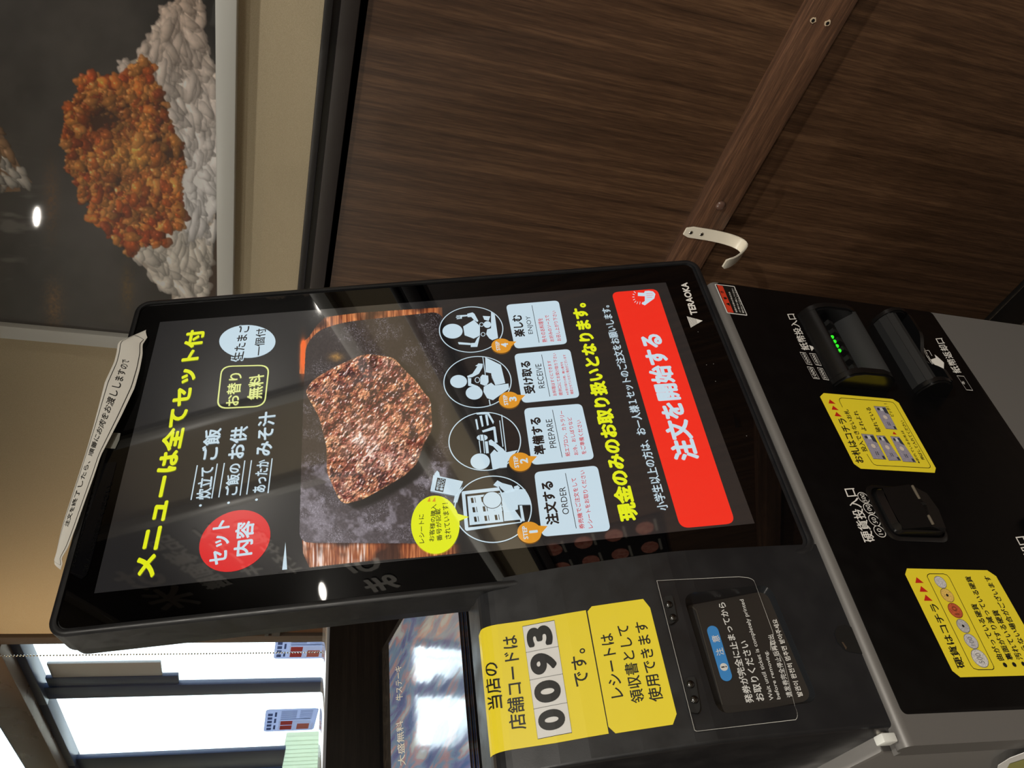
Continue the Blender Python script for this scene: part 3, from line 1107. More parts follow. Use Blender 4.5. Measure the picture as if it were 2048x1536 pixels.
def glossy_print(name, seed):
    m = mat(name, (120, 140, 200), 0.12, coat=1.0)
    nt = m.node_tree
    b = nt.nodes['Principled BSDF']
    b.inputs['Coat Roughness'].default_value = 0.08
    b.inputs['Coat IOR'].default_value = 2.0
    tc = nt.nodes.new('ShaderNodeTexCoord')
    mp = nt.nodes.new('ShaderNodeMapping')
    mp.inputs['Scale'].default_value = (14, 3.5, 1)
    mp.inputs['Location'].default_value = (seed, seed * 2, 0)
    nt.links.new(tc.outputs['Object'], mp.inputs[0])
    n = nt.nodes.new('ShaderNodeTexNoise')
    n.inputs['Scale'].default_value = 1.6
    n.inputs['Detail'].default_value = 5
    n.inputs['Distortion'].default_value = 0.8
    nt.links.new(mp.outputs[0], n.inputs['Vector'])
    r = nt.nodes.new('ShaderNodeValToRGB')
    e = r.color_ramp.elements
    e[0].position = 0.3
    e[0].color = (*lin((96, 128, 196)), 1)
    e[1].position = 0.75
    e[1].color = (*lin((226, 236, 246)), 1)
    for p, c in ((0.42, (130, 140, 205)), (0.5, (140, 180, 228)), (0.56, (200, 170, 190)), (0.62, (196, 216, 240))):  # pale stops also carry the window reflection, put into the print colour
        k = e.new(p)
        k.color = (*lin(c), 1)
    nt.links.new(n.outputs['Fac'], r.inputs[0])
    nt.links.new(r.outputs[0], b.inputs['Base Color'])
    n2 = nt.nodes.new('ShaderNodeTexNoise')
    mp2 = nt.nodes.new('ShaderNodeMapping')
    mp2.inputs['Scale'].default_value = (30, 7, 1)
    nt.links.new(tc.outputs['Object'], mp2.inputs[0])
    nt.links.new(mp2.outputs[0], n2.inputs['Vector'])
    n2.inputs['Scale'].default_value = 1.0
    bp = nt.nodes.new('ShaderNodeBump')
    bp.inputs['Strength'].default_value = 0.2
    bp.inputs['Distance'].default_value = 0.002
    nt.links.new(n2.outputs['Fac'], bp.inputs['Height'])
    nt.links.new(bp.outputs[0], b.inputs['Normal'])
    nt.links.new(bp.outputs[0], b.inputs['Coat Normal'])
    return m


M_STACKP = glossy_print('glossy_print_and_sheen', 3.0)
M_SHEET = mat('laminated_sheet_edge', (112, 98, 82), 0.35)
for k in range(8):
    bm = bmesh.new()
    nx_, ny_ = 24, 24
    x0_, x1_ = 0.56 * W + 0.004 * (k % 3), 2.25 * W
    v0_, v1_ = 0.004 * ((k * 5) % 4) if k < 7 else 0.0, b_back
    h_ = 0.0004 + k * 0.0021
    g = [[None] * (ny_ + 1) for _ in range(nx_ + 1)]
    gb = [[None] * (ny_ + 1) for _ in range(nx_ + 1)]
    for i in range(nx_ + 1):
        for j in range(ny_ + 1):
            x, v = x0_ + (x1_ - x0_) * i / nx_, v0_ + (v1_ - v0_) * j / ny_
            g[i][j] = bm.verts.new(ST0.to3(x, v, h_ + 0.0011))
            gb[i][j] = bm.verts.new(ST0.to3(x, v, h_))
    for i in range(nx_):
        for j in range(ny_):
            bm.faces.new((g[i][j], g[i + 1][j], g[i + 1][j + 1], g[i][j + 1]))
    for i in range(nx_):
        bm.faces.new((gb[i][0], gb[i + 1][0], g[i + 1][0], g[i][0])).material_index = 1
        bm.faces.new((gb[i + 1][ny_], gb[i][ny_], g[i][ny_], g[i + 1][ny_])).material_index = 1
    for j in range(ny_):
        bm.faces.new((gb[0][j + 1], gb[0][j], g[0][j], g[0][j + 1])).material_index = 1
        bm.faces.new((gb[nx_][j], gb[nx_][j + 1], g[nx_][j + 1], g[nx_][j])).material_index = 1
    o = obj('laminated_poster', bm, [M_STACKP, M_SHEET], None)
    tag(o, 'glossy blue and white laminated poster, window sheen in its colour, lying on top of its stack' if k == 7 else 'laminated poster under the glossy top one in the counter stack', 'poster', 'laminated posters stacked on the side counter')
ST = Plane(ST0.o + ST0.n * (0.0004 + 7 * 0.0021 + 0.0013), ST0.a, ST0.b)
top = o
for (q0, q1, q2, s_) in (((806, 1400), (803, 1330), (792, 1402), '牛ステーキ'), ((812, 1530), (806, 1440), (797, 1532), '大盛無料')):
    text(ST, ID, s_, q0, q1, q2, M_WHITEFR, top, 0.0002, 0.01)

# ------------------------------------------------------------------ ticket machine
TLd = (1.01067818 * W, 2.07948368 * W, CAMH + 0.42771361 * W)
DS = Plane(TLd, (1, 0, 0), (0, 0.26227136, 0.96499416))
PYY = 1.56 * W
PS = Plane((0, PYY, 0), (1, 0, 0), (0, 0, 1))
for q in ((1613, 1050), (1410, 566), (1390, 571), (1603, 1086), (1385, 545), (270, 608), (1362, 520)):
    _P('ds', q, [round(v / W, 3) for v in DS.px(q)])
mac = tag(empty('ticket_machine', (1.2 * W, PYY + 0.15, 0)), 'black and silver self service meal ticket machine with tilted touch screen and coin panel', 'machine')


def loft(name, S, levels, m, parent, smooth=40, cap0=True, cap1=True):
    """levels: list of (outline, h) with equal point counts"""
    bm = bmesh.new()
    rows = [[bm.verts.new(S.to3(p[0], p[1], h)) for p in out] for out, h in levels]
    n = len(rows[0])
    for i in range(len(rows) - 1):
        for k in range(n):
            bm.faces.new((rows[i][k], rows[i][(k + 1) % n], rows[i + 1][(k + 1) % n], rows[i + 1][k]))
    if cap0:
        bm.faces.new(rows[0][::-1])
    if cap1:
        bm.faces.new(rows[-1])
    bmesh.ops.recalc_face_normals(bm, faces=bm.faces)
    return obj(name, bm, m, parent, smooth=smooth)


def RR(i, r=0.05, ex=0.0, bot=1.922):
    d = i
    return rrect((-0.112 - ex) * W + d, (1.110 + ex) * W - d, -(bot + ex) * W + d, (0.095 + ex) * W - d, max(r * W - d, 0.004), 8)


loft('monitor_frame', DS, [(RR(0.0015), -0.030), (RR(0), -0.0285), (RR(0), 0.0005), (RR(0.0015), 0.0022), (RR(0.004), 0.0026), (RR(0.0062), 0.0020), (RR(0.0068), -0.0004)], M_BLACK, mac)
loft('monitor_shell', DS, [(RR(0.020), -0.056), (RR(0.012), -0.054), (RR(0.0035), -0.046), (RR(0.0020), -0.0305), (RR(0.004), -0.0296)], M_BLACK, mac)
glass = lay('front_glass', DS, [rrect(-0.089 * W, 1.088 * W, -1.893 * W, 0.074 * W, 0.03 * W, 6)], M_GLASS, mac, 0.0002)
disp = lay('display', DS, [[(0, 0), (W, 0), (W, -1.7776 * W), (0, -1.7776 * W)][::-1]], E_BG, mac, 0.0004)
# a small sensor window and specks of dust on the lower glass
lay('sensor_window', DS, [pxs(DS, ID, [(1466, 826), (1478, 826), (1484, 854), (1471, 855)])], mat('sensor_dark', (16, 18, 20), 0.2), glass, 0.0002)
M_DUST = mat('dust_grey', (120, 120, 116), 0.9)
for q in ((1396, 664), (1427, 728), (1431, 763), (1543, 1172), (1493, 872), (1413, 730)):
    lay('dust_speck', DS, [ell(DS.px(q), 0.0005, n=7)], M_DUST, glass, 0.0003)

P4 = C(240, 560, 0.4166667)
P5 = C(560, 560, 0.390625)
P6 = C(820, 560, 0.1953125)
P7 = C(820, 840, 0.2246094)
P8 = C(1180, 560, 0.36468)
H1 = 0.0007


def dt(cv, body, lb, rb, lt, m, bold=0.0, h=H1 + 0.0003, name='lettering', space=1.0):
    return text(DS, cv, body, lb, rb, lt, m, disp, h, bold, name, space)


def dl(cv, polys, m, h=H1, name='graphic'):
    return lay(name, DS, [pxs(DS, cv, p) for p in polys], m, disp, h)


dt(P4, 'メニューは全てセット付', (170, 1428), (412, 236), (52, 1445), E_YEL, 0.042, name='heading_lettering')
for (bx, by) in ((387, 1084), (522, 1071), (656, 1056)):
    lay('bullet', DS, [ell(DS.px(P4(bx, by)), 0.0013, n=16)], E_WHT, disp, H1)
dt(P4, '炊立て', (436, 1050), (455, 895), (364, 1060), E_WHT, 0.022)
dt(P4, 'ご飯', (470, 862), (490, 712), (386, 872), E_WHT, 0.026)
dt(P4, 'ご飯の', (565, 1032), (585, 880), (500, 1040), E_WHT, 0.022)
dt(P4, 'お供', (598, 856), (617, 702), (514, 866), E_WHT, 0.026)
dt(P4, 'あったか', (698, 1018), (720, 862), (636, 1026), E_WHT, 0.022)
dt(P4, 'みそ汁', (730, 842), (750, 630), (645, 852), E_WHT, 0.026)
lns = []
for a, b in (((342, 1057), (372, 891)), ((441, 1050), (468, 883)), ((475, 1045), (502, 880)), ((577, 1036), (600, 868)), ((609, 1031), (632, 867)), ((711, 1025), (731, 858))):
    lns.append(line2(DS.px(P4(*a)), DS.px(P4(*b)), 0.0011))
lay('rule', DS, lns, E_WHT, disp, H1)
bx = rpoly(pxs(DS, P4, [(463, 622), (487, 414), (720, 408), (697, 610)]), 0.012, 6)
ring('badge_outline', DS, bx, 0.0018, E_PAL, disp, H1)
dt(P4, 'お替り', (573, 603), (590, 446), (505, 610), E_PAL, 0.018)
dt(P4, '無料', (683, 570), (694, 452), (609, 580), E_PAL, 0.022)
lay('badge', DS, [pell(DS, P4, 612, 297, 135, 79)], E_WHT, disp, H1)
dt(P4, '生たまご', (592, 390), (630, 212), (528, 398), E_WHT, 0.075, h=H1 + 0.0001)
dt(P4, '生たまご', (589, 386), (626, 217), (534, 392), E_BLK, 0.02, h=H1 + 0.0003)
dt(P4, '一個付', (690, 362), (703, 233), (641, 368), E_BLK, 0.015)
lay('badge', DS, [ell(tuple(np.mean(pell(DS, P4, 553, 1252, 142, 145), 0)), *(0.5 * (np.ptp(np.array(pell(DS, P4, 553, 1252, 142, 145))[:, 0])) for _ in (0, 1)))], E_RED, disp, H1)
dt(P4, 'セット', (517, 1362), (535, 1150), (428, 1374), E_WHT, 0.03)
dt(P4, '内容', (636, 1320), (648, 1155), (543, 1332), E_WHT, 0.03)
dl(P4, [[(795, 1260), (779, 1393), (803, 1391)]], E_WHT)

# step circles
cir = [(P7, 757, 798, 328, 309), (P7, 665, 195, 323, 264), (P6, 692, 1050, 351, 267), (P6, 627, 513, 331, 238)]
cc = []
for cv, x, y, rx, ry in cir:
    pts = np.array(pell(DS, cv, x, y, rx, ry))
    cc.append((pts[:, 0].min() / 2 + pts[:, 0].max() / 2, -1.057 * W, np.ptp(pts[:, 0]) / 2, np.ptp(pts[:, 1]) / 2))
_P('circles', [[round(v / W, 3) for v in c] for c in cc])
RC = float(np.mean([c[2] for c in cc] + [c[3] for c in cc]))
for c in cc:
    o_ = ell((c[0], c[1]), RC, n=64)
    lay('icon_disc', DS, [o_], E_BLK, disp, H1 + 0.0001)
    ring('icon_circle', DS, o_, 0.0011, E_WHT, disp, H1 + 0.0002)
H2 = H1 + 0.0003
# step 4, eating
dl(P6, [[(545, 482), (655, 415), (716, 478), (716, 575), (652, 606), (560, 572)],
        [(655, 415), (628, 384), (590, 386), (586, 352), (640, 338), (660, 352), (700, 425), (690, 436)],
        [(716, 580), (690, 690), (622, 692), (624, 652), (664, 650), (688, 602)],
        [(492, 645), (500, 642), (622, 652), (622, 672), (500, 664)],
        [(830, 330), (868, 362), (902, 600), (842, 622), (812, 604), (780, 560), (790, 512), (830, 500)],
        [(745, 374), (822, 378), (806, 424), (760, 412)],
        [(520, 366), (590, 362), (592, 376), (520, 384)], [(475, 370), (520, 366), (522, 374), (477, 378)], [(470, 384), (524, 380), (525, 388), (472, 392)], [(478, 399), (530, 392), (530, 400), (480, 407)], [(515, 368), (530, 368), (532, 402), (520, 402)]], E_WHT, H2, 'pictogram')
lay('pictogram', DS, [pell(DS, P6, 436, 530, 103, 75)], E_WHT, disp, H2)
lay('pictogram', DS, [pell(DS, P6, 792, 462, 38, 34)], E_WHT, disp, H2)
for x, y in ((733, 462), (748, 562)):
    ring('pictogram', DS, pell(DS, P6, x, y, 24, 22, 10), 0.0008, E_WHT, disp, H2)
# step 3, receiving
dl(P6, [[(585, 990), (640, 965), (690, 890), (668, 884), (690, 872), (700, 860), (746, 864), (742, 900), (706, 966), (640, 1000), (592, 1008)],
        [(770, 797), (840, 830), (930, 875), (975, 1062), (872, 1082), (835, 1000), (832, 960), (775, 950)],
        [(592, 1010), (628, 1012), (626, 1066), (690, 1090), (720, 1110), (596, 1088)],
        [(720, 1000), (740, 975), (800, 985), (806, 1055), (770, 1090), (720, 1070)],
        [(755, 1100), (832, 1058), (866, 1086), (1008, 1066), (1015, 1120), (900, 1200), (850, 1236), (790, 1216), (752, 1150)],
        [(742, 796), (750, 796), (792, 1090), (784, 1092)], [(806, 1232), (816, 1230), (826, 1286), (816, 1288)]], E_WHT, H2, 'pictogram')
lay('pictogram', DS, [pell(DS, P6, 498, 1045, 86, 66), pell(DS, P6, 657, 1162, 86, 68)], E_WHT, disp, H2)
ring('pictogram', DS, pell(DS, P6, 690, 1030, 28, 30, 10), 0.0008, E_WHT, disp, H2 + 0.0001)
dl(P6, [polyl([(800, 1060), (835, 990), (872, 1084)], 3)[i] for i in range(2)], E_BLK, H2 + 0.0001, 'pictogram')
# step 2, preparing
dl(P7, [[(714, 310), (750, 268), (776, 290), (835, 272), (862, 292), (960, 272), (900, 340), (868, 380), (862, 425), (735, 440)],
        [(700, 190), (722, 178), (770, 215), (838, 270), (790, 292), (742, 240), (705, 225)],
        [(665, 195), (692, 195), (702, 300), (678, 302)],
        [(640, 100), (748, 62), (760, 66), (780, 205), (756, 210), (742, 92), (650, 116)],
        [(580, 0), (596, -4), (612, 86), (598, 92)], [(618, -30), (640, -34), (655, 60), (640, 66)], [(668, -40), (690, -44), (702, 50), (686, 56)], [(590, -60), (700, -64), (748, 20), (740, 42), (690, -46), (594, -44)],
        [(795, 10), (802, 8), (832, 240), (824, 244)], [(812, -40), (820, -42), (858, 280), (850, 284)], [(612, 190), (620, 188), (634, 296), (626, 300)], [(650, 185), (658, 184), (668, 300), (660, 302)]], E_WHT, H2, 'pictogram')
lay('pictogram', DS, [pell(DS, P7, 625, 374, 86, 71), pell(DS, P7, 643, 162, 48, 27)], E_WHT, disp, H2)
dl(P7, [[(620, 140), (626, 139), (632, 186), (626, 187)], [(652, 136), (658, 135), (664, 186), (658, 187)]], E_BLK, H2 + 0.0001, 'pictogram')
# step 1, ordering
dl(P7, [[(460, 650), (470, 640), (790, 604), (810, 636), (1000, 900), (990, 918), (505, 992), (490, 980)]], E_WHT, H2, 'pictogram')
dl(P7, [[(492, 668), (800, 634), (845, 905), (978, 892), (985, 912), (520, 962)]], E_BLK, H2 + 0.0001, 'pictogram')
dl(P7, [[(510, 686), (800, 655), (832, 912), (532, 942)]], E_WHT, H2 + 0.0002, 'pictogram')
sq = []
for i in range(3):
    for j in range(3):
        x, y = 540 + 14 * i + 92 * j, 700 + 84 * i - 8 * j
        sq.append([(x, y), (x + 22, y - 2), (x + 30, y + 44), (x + 8, y + 46)])
        sq.append([(x + 34, y - 4), (x + 40, y - 5), (x + 48, y + 42), (x + 42, y + 43)])
dl(P7, sq, E_BLK, H2 + 0.0003, 'pictogram')
dl(P7, [[(820, 655), (905, 620), (1025, 624), (1082, 760), (960, 762), (962, 800), (905, 818), (735, 812), (735, 795), (822, 770)],
        [(742, 585), (778, 545), (822, 568), (905, 590), (935, 640), (860, 660), (815, 620)],
        [(832, 830), (905, 818), (912, 895), (838, 908)], [(975, 770), (998, 768), (1022, 905), (995, 908)], [(925, 600), (960, 588), (980, 610), (960, 630), (930, 628)]], E_WHT, H2 + 0.0004, 'pictogram')
lay('pictogram', DS, [pell(DS, P7, 732, 720, 84, 74)], E_WHT, disp, H2 + 0.0005)
ring('pictogram', DS, pell(DS, P7, 732, 720, 87, 77), 0.0007, E_BLK, disp, H2 + 0.0006)
dl(P7, [[(815, 780), (822, 780), (832, 820), (826, 822)], [(790, 600), (796, 598), (822, 640), (814, 642)]], E_BLK, H2 + 0.0006, 'pictogram')

# cards and their writing
cards = [[P7(1105, 468), P7(1176, 1042), P7(1787, 988), P7(1668, 408)],
         [P6(1165, 1319), P7(1085, 404), P7(1642, 352), P6(1757, 1270)],
         [P6(1066, 762), P6(1150, 1264), P6(1738, 1206), P6(1638, 710)],
         [P6(982, 258), P6(1075, 707), P6(1612, 656), P6(1520, 213)]]
for c in cards:
    lay('card', DS, [rpoly([DS.px(p) for p in c], 0.006, 5)], E_WHT, disp, H1)
dt(P6, '楽しむ', (1182, 583), (1143, 360), (1071, 592), E_BLK, 0.04)
dt(P6, 'ENJOY', (1274, 555), (1242, 373), (1214, 560), E_BLK, 0.0)
dt(P6, '熱々のお料理を', (1407, 640), (1355, 395), (1356, 646), E_RTX, 0.012)
dt(P6, 'お好みのソースで', (1478, 635), (1420, 364), (1434, 640), E_RTX, 0.012)
dt(P6, 'お召し上がり下さい', (1550, 629), (1492, 320), (1506, 634), E_RTX, 0.012)
dt(P6, '受け取る', (1286, 1165), (1230, 833), (1174, 1176), E_BLK, 0.04)
dt(P6, 'RECEIVE', (1384, 1110), (1342, 862), (1321, 1117), E_BLK, 0.0)
dt(P6, 'お料理はすぐにできます', (1505, 1190), (1440, 830), (1465, 1195), E_RTX, 0.012)
dt(P6, '提供口にてお受け取り下さい', (1565, 1186), (1494, 755), (1526, 1190), E_RTX, 0.012)
dt(P6, '※お受け取りの際、購入番号を', (1628, 1182), (1562, 843), (1602, 1185), E_RTX, 0.012)
dt(P6, '確認させていただく場合がございます', (1676, 1173), (1592, 768), (1645, 1178), E_RTX, 0.012)
X7 = lambda p: ((p[0] - 820) / 0.2246094, (p[1] - 840) / 0.2246094)
dt(P7, '準備する', (1215, 307), X7(P6(1337, 1408)), (1108, 319), E_BLK, 0.04)
dt(P7, 'PREPARE', (1306, 250), X7(P6(1452, 1428)), (1249, 257), E_BLK, 0.0)
dt(P7, '紙エプロン、カトラリー', (1428, 325), X7(P6(1572, 1343)), (1384, 331), E_RTX, 0.012)
dt(P7, 'お冷、おしぼりなど', (1501, 315), X7(P6(1652, 1408)), (1461, 321), E_RTX, 0.012)
dt(P7, 'をご準備ください', (1572, 308), X7(P6(1748, 1438)), (1528, 314), E_RTX, 0.012)
dt(P7, '注文する', (1333, 930), (1272, 546), (1213, 942), E_BLK, 0.04)
dt(P7, 'ORDER', (1418, 841), (1382, 598), (1360, 848), E_BLK, 0.0)
dt(P7, '券売機でご注文をして', (1555, 970), (1477, 518), (1508, 978), E_RTX, 0.012)
dt(P7, 'レシートをお取りください', (1632, 963), (1553, 450), (1588, 971), E_RTX, 0.012)
lay('rule', DS, [line2(DS.px(a), DS.px(b), 0.0006) for a, b in ((P6(1322, 648), P6(1248, 265)), (P6(1432, 1200), P6(1347, 770)), (P7(1355, 338), P6(1458, 1335)), (P7(1480, 970), P7(1383, 478)))], E_BLK, disp, H1 + 0.0003)
for cv, x, y, rx, ry, n_ in ((P7, 1063, 1008, 115, 105, '1'), (P7, 980, 380, 115, 90, '2'), (P6, 1017, 1237, 113, 90, '3'), (P6, 935, 683, 112, 80, '4')):
    pts = np.array(pell(DS, cv, x, y, rx, ry))
    c = ((pts[:, 0].min() + pts[:, 0].max()) / 2, (pts[:, 1].min() + pts[:, 1].max()) / 2)
    r = 0.0112
    lay('step_badge', DS, [ell(c, r, n=36), [(c[0] - 0.003, c[1] - r + 0.001), (c[0] + 0.0045, c[1] - r - 0.0065), (c[0] + 0.006, c[1] - r + 0.002)]], E_ORG, disp, H2 + 0.0005)
    text_ab(DS, 'STEP', (c[0] - 0.0068, c[1] + 0.0018), (c[0] + 0.0068, c[1] + 0.0018), (c[0] - 0.0068, c[1] + 0.0062), E_WHT, disp, H2 + 0.0009, 0.02)
    text_ab(DS, n_, (c[0] - (0.0026 if n_ != '1' else 0.0012), c[1] - 0.0078), (c[0] + (0.0034 if n_ != '1' else 0.0014), c[1] - 0.0078), (c[0] - (0.0026 if n_ != '1' else 0.0012), c[1] + 0.0002), E_WHT, disp, H2 + 0.0009, 0.035)
text(DS, ID, '現金のみのお取り扱いとなります。', (1278.5, 1040), (1171.5, 606), (1239.5, 1045), E_YEL, disp, H1, 0.048)
dt(P8, '小学生以上の方は、お一人様１セットのご注文をお願いします。', (431, 1262), (105, 141), (372, 1270), E_WHT, 0.012)
btn = rpoly(pxs(DS, P8, [(117, 70), (496, 1364), (797, 1336), (367, 50)]), 0.009, 6)
lay('start_button', DS, [btn], E_BTN, disp, H1)
dt(P8, '注文を開始する', (604, 985), (387, 297), (462, 996), E_WHT, 0.042)
# hand icon with rays
dl(P8, [[(262, 72), (262, 90), (300, 92), (300, 118), (282, 132), (300, 142), (352, 104), (358, 80), (345, 66), (322, 62), (300, 64), (296, 74)]], E_WHT, H1 + 0.0003, 'hand_icon')
dl(P8, [line2((c_[0], c_[1]), (c_[2], c_[3]), 3) for c_ in ((244, 84, 234, 80), (243, 96, 232, 96), (246, 108, 236, 112), (252, 118, 243, 126), (262, 122, 256, 134), (274, 122, 272, 136), (286, 124, 290, 138), (250, 74, 240, 66))], E_WHT, H1 + 0.0003, 'hand_icon')
dl(P8, [line2((308, 80), (344, 76), 2), line2((308, 90), (348, 86), 2), line2((310, 100), (340, 98), 2)], E_BTN, H1 + 0.0005, 'hand_icon')

# steak photograph, painted in photograph coordinates
S_ = 0.55
px0, py0 = 590, 590
Wc, Hc = int(350 / S_), int(560 / S_)
X, Y = np.meshgrid(px0 + np.arange(Wc) * S_, py0 + np.arange(Hc) * S_)
U, V = (X - 560) / 0.390625, (Y - 560) / 0.390625           # crop coordinates
f1 = fbm(Hc, Wc, 90, 4, 0.5, 21)
f2 = fbm(Hc, Wc, 5, 3, 0.6, 22)
f3 = fbm(Hc, Wc, 2.0, 2, 0.6, 23)
img = np.zeros((Hc, Wc, 3)) + np.array([27, 27, 29])
plate = rpoly([(98, 1345), (118, 640), (132, 330), (200, 255), (330, 215), (560, 190), (830, 160), (905, 640), (955, 1350)], 60, 8)
woodm = inpoly(U, V, [(112, 1310), (118, 1400), (150, 1472), (420, 1442), (945, 1402), (940, 1300)]) | inpoly(U, V, [(100, 480), (105, 330), (150, 290), (190, 230), (230, 190), (400, 168), (640, 152), (830, 140), (840, 240), (300, 300), (130, 480)])
gr = fbm(Hc, Wc, 16, 3, 0.6, 31, ax=0.28, ay=6)
wc = mixc(np.zeros((Hc, Wc, 3)) + np.array([120, 52, 24]), (236, 150, 92), (gr - 0.3) * 2.2)
wc = mixc(wc, (246, 226, 220), np.clip((gr - 0.5) * 4, 0, 1) * (V > 1250) * (U < 440))
wc = mixc(wc, (50, 22, 14), np.clip(-np.abs(V - 1335) / 25 + 1, 0, 1) * (U > 180))
wc = mixc(wc, (40, 18, 14), np.clip((f1 - 0.5) * 4, 0, 0.8))
img[woodm] = wc[woodm]
fl = np.exp(-((U - 118) / 16) ** 2 - ((V - 400) / 80) ** 2) + np.exp(-((U - 120) / 12) ** 2 - ((V - 330) / 22) ** 2)
img = mixc(img, (255, 110, 40), fl * 1.3)
pm = inpoly(U, V, plate)
pc = np.zeros((Hc, Wc, 3)) + np.array([56, 48, 47])
pc = mixc(pc, (96, 88, 94), np.clip((V - 900) / 420, 0, 1) * np.clip(1.25 - U / 900, 0, 1) * (0.6 + 0.7 * f1))
pc = mixc(pc, (150, 142, 152), np.clip((fbm(Hc, Wc, 40, 3, 0.6, 62) - 0.5) * 4, 0, 0.6) * (V > 930))
pc = mixc(pc, (34, 26, 25), np.clip((U - 420) / 300, 0, 1) * np.clip((900 - V) / 500, 0, 1) * 0.8)
sp = np.clip((f3 - 0.62) * 8, 0, 1) * np.clip((fbm(Hc, Wc, 46, 3, 0.6, 61) - 0.42) * 5, 0.05, 1.2)
pc = mixc(pc, (204, 198, 212), sp * 0.5)
pc = pc * (0.82 + 0.4 * f2[..., None])
img[pm] = pc[pm]
steak = rpoly([(128, 572), (165, 515), (260, 455), (400, 390), (450, 378), (585, 398), (620, 440), (700, 520), (740, 580), (772, 612), (780, 765), (740, 832), (702, 940), (640, 1000), (540, 1060), (420, 1125), (330, 1147), (300, 1120), (240, 985), (240, 860), (200, 700), (160, 630)], 25, 4)
big = [(p[0] + 45, p[1] + 30) for p in steak]
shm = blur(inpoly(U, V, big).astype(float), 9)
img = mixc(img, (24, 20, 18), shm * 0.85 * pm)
sm = inpoly(U, V, steak)
edge = blur(sm.astype(float), 14)
d1 = (U * 0.80 + V * 0.60)
d2 = (U * 0.62 - V * 0.78)
wrp = fbm(Hc, Wc, 36, 3, 0.5, 41) * 90
r1 = 0.5 + 0.5 * np.sin((d1 + wrp) / 15.5)
r2 = 0.5 + 0.5 * np.sin((d2 + wrp * 0.8) / 17.0)
# fibres running along the cut, on turned coordinates
big_ = fbm(1400, 1400, 8, 4, 0.6, 46, ax=2.2, ay=0.9)
ri = np.clip(((d1 * 0.9) + 300) % 1399, 0, 1399).astype(int)
rj = np.clip(((d2 * 0.9) + 900) % 1399, 0, 1399).astype(int)
fb = big_[ri, rj]
fb2 = big_[rj, ri]
f8 = 0.75 * fbm(Hc, Wc, 15, 4, 0.62, 43) + 0.25 * fb
hgt = 1.8 * f2 + 0.5 * f3 + 6.0 * f8 + 1.3 * fb + 1.0 * fb2 - 0.8 * r1 ** 3 - 0.8 * r2 ** 3
lt_ = light(blur(hgt, 1), 2.0, -0.5, -0.6)
lt2 = light(blur(f8 * 10 + fb * 6, 2), 0.9, -0.5, -0.6)
pale = np.exp(-(((U - 430) / 120) ** 2 + ((V - 830) / 130) ** 2)) + 0.9 * np.exp(-(((U - 580) / 100) ** 2 + ((V - 920) / 60) ** 2)) + 0.7 * np.exp(-(((U - 540) / 60) ** 2 + ((V - 440) / 50) ** 2)) + 0.6 * np.exp(-(((U - 320) / 70) ** 2 + ((V - 1080) / 60) ** 2)) + 0.35 * np.exp(-(((U - 240) / 50) ** 2 + ((V - 620) / 90) ** 2))
sc_ = np.zeros((Hc, Wc, 3)) + np.array([150, 92, 66])
sc_ = mixc(sc_, (204, 144, 102), np.clip((f8 - 0.45) * 3.2, 0, 1))
sc_ = mixc(sc_, (214, 180, 170), np.clip(pale, 0, 1) * np.clip(0.5 + (f8 - 0.45) * 3.0, 0, 1))
char = np.clip((fbm(Hc, Wc, 24, 4, 0.65, 51) * 0.72 + fb * 0.28) * 8.0 - 3.7, 0, 1) * (1 - 0.75 * np.clip(pale, 0, 1))
sc_ = mixc(sc_, (46, 22, 26), char * 0.9)
sc_ = mixc(sc_, (88, 28, 24), (r1 ** 6 + r2 ** 7) * np.clip((f8 - 0.3) * 2.2, 0, 0.8))
sc_ = mixc(sc_, (196, 142, 92), np.clip((0.86 - edge) * 1.8, 0, 0.75) * np.clip(f8 * 2 - 0.3, 0, 1))
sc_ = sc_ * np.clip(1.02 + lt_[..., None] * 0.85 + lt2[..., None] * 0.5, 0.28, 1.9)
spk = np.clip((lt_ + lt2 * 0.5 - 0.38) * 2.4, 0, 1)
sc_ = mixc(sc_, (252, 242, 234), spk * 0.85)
sc_ = mixc(sc_, (52, 26, 20), np.clip((0.62 - edge) * 3, 0, 0.8) * (U > 560))
img[sm] = sc_[sm] * 1.15
oil = np.exp(-((U - 288) / 32) ** 2 - ((V - 395) / 20) ** 2)
img = mixc(img, (190, 140, 70), oil * 0.8 * (0.5 + f2))
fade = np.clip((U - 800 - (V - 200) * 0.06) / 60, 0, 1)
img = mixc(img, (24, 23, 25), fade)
qa = [DS.px(P5(*p)) for p in ((96, 1470), (100, 150), (960, 1420), (870, 130))]
_P('steak', qa)
print_mesh('steak_photo', DS, img, px0, py0, S_, (0.004 * W, 0.996 * W, min(q[1] for q in qa), max(q[1] for q in qa)), 640, 460, E_INK, disp, 0.0006)

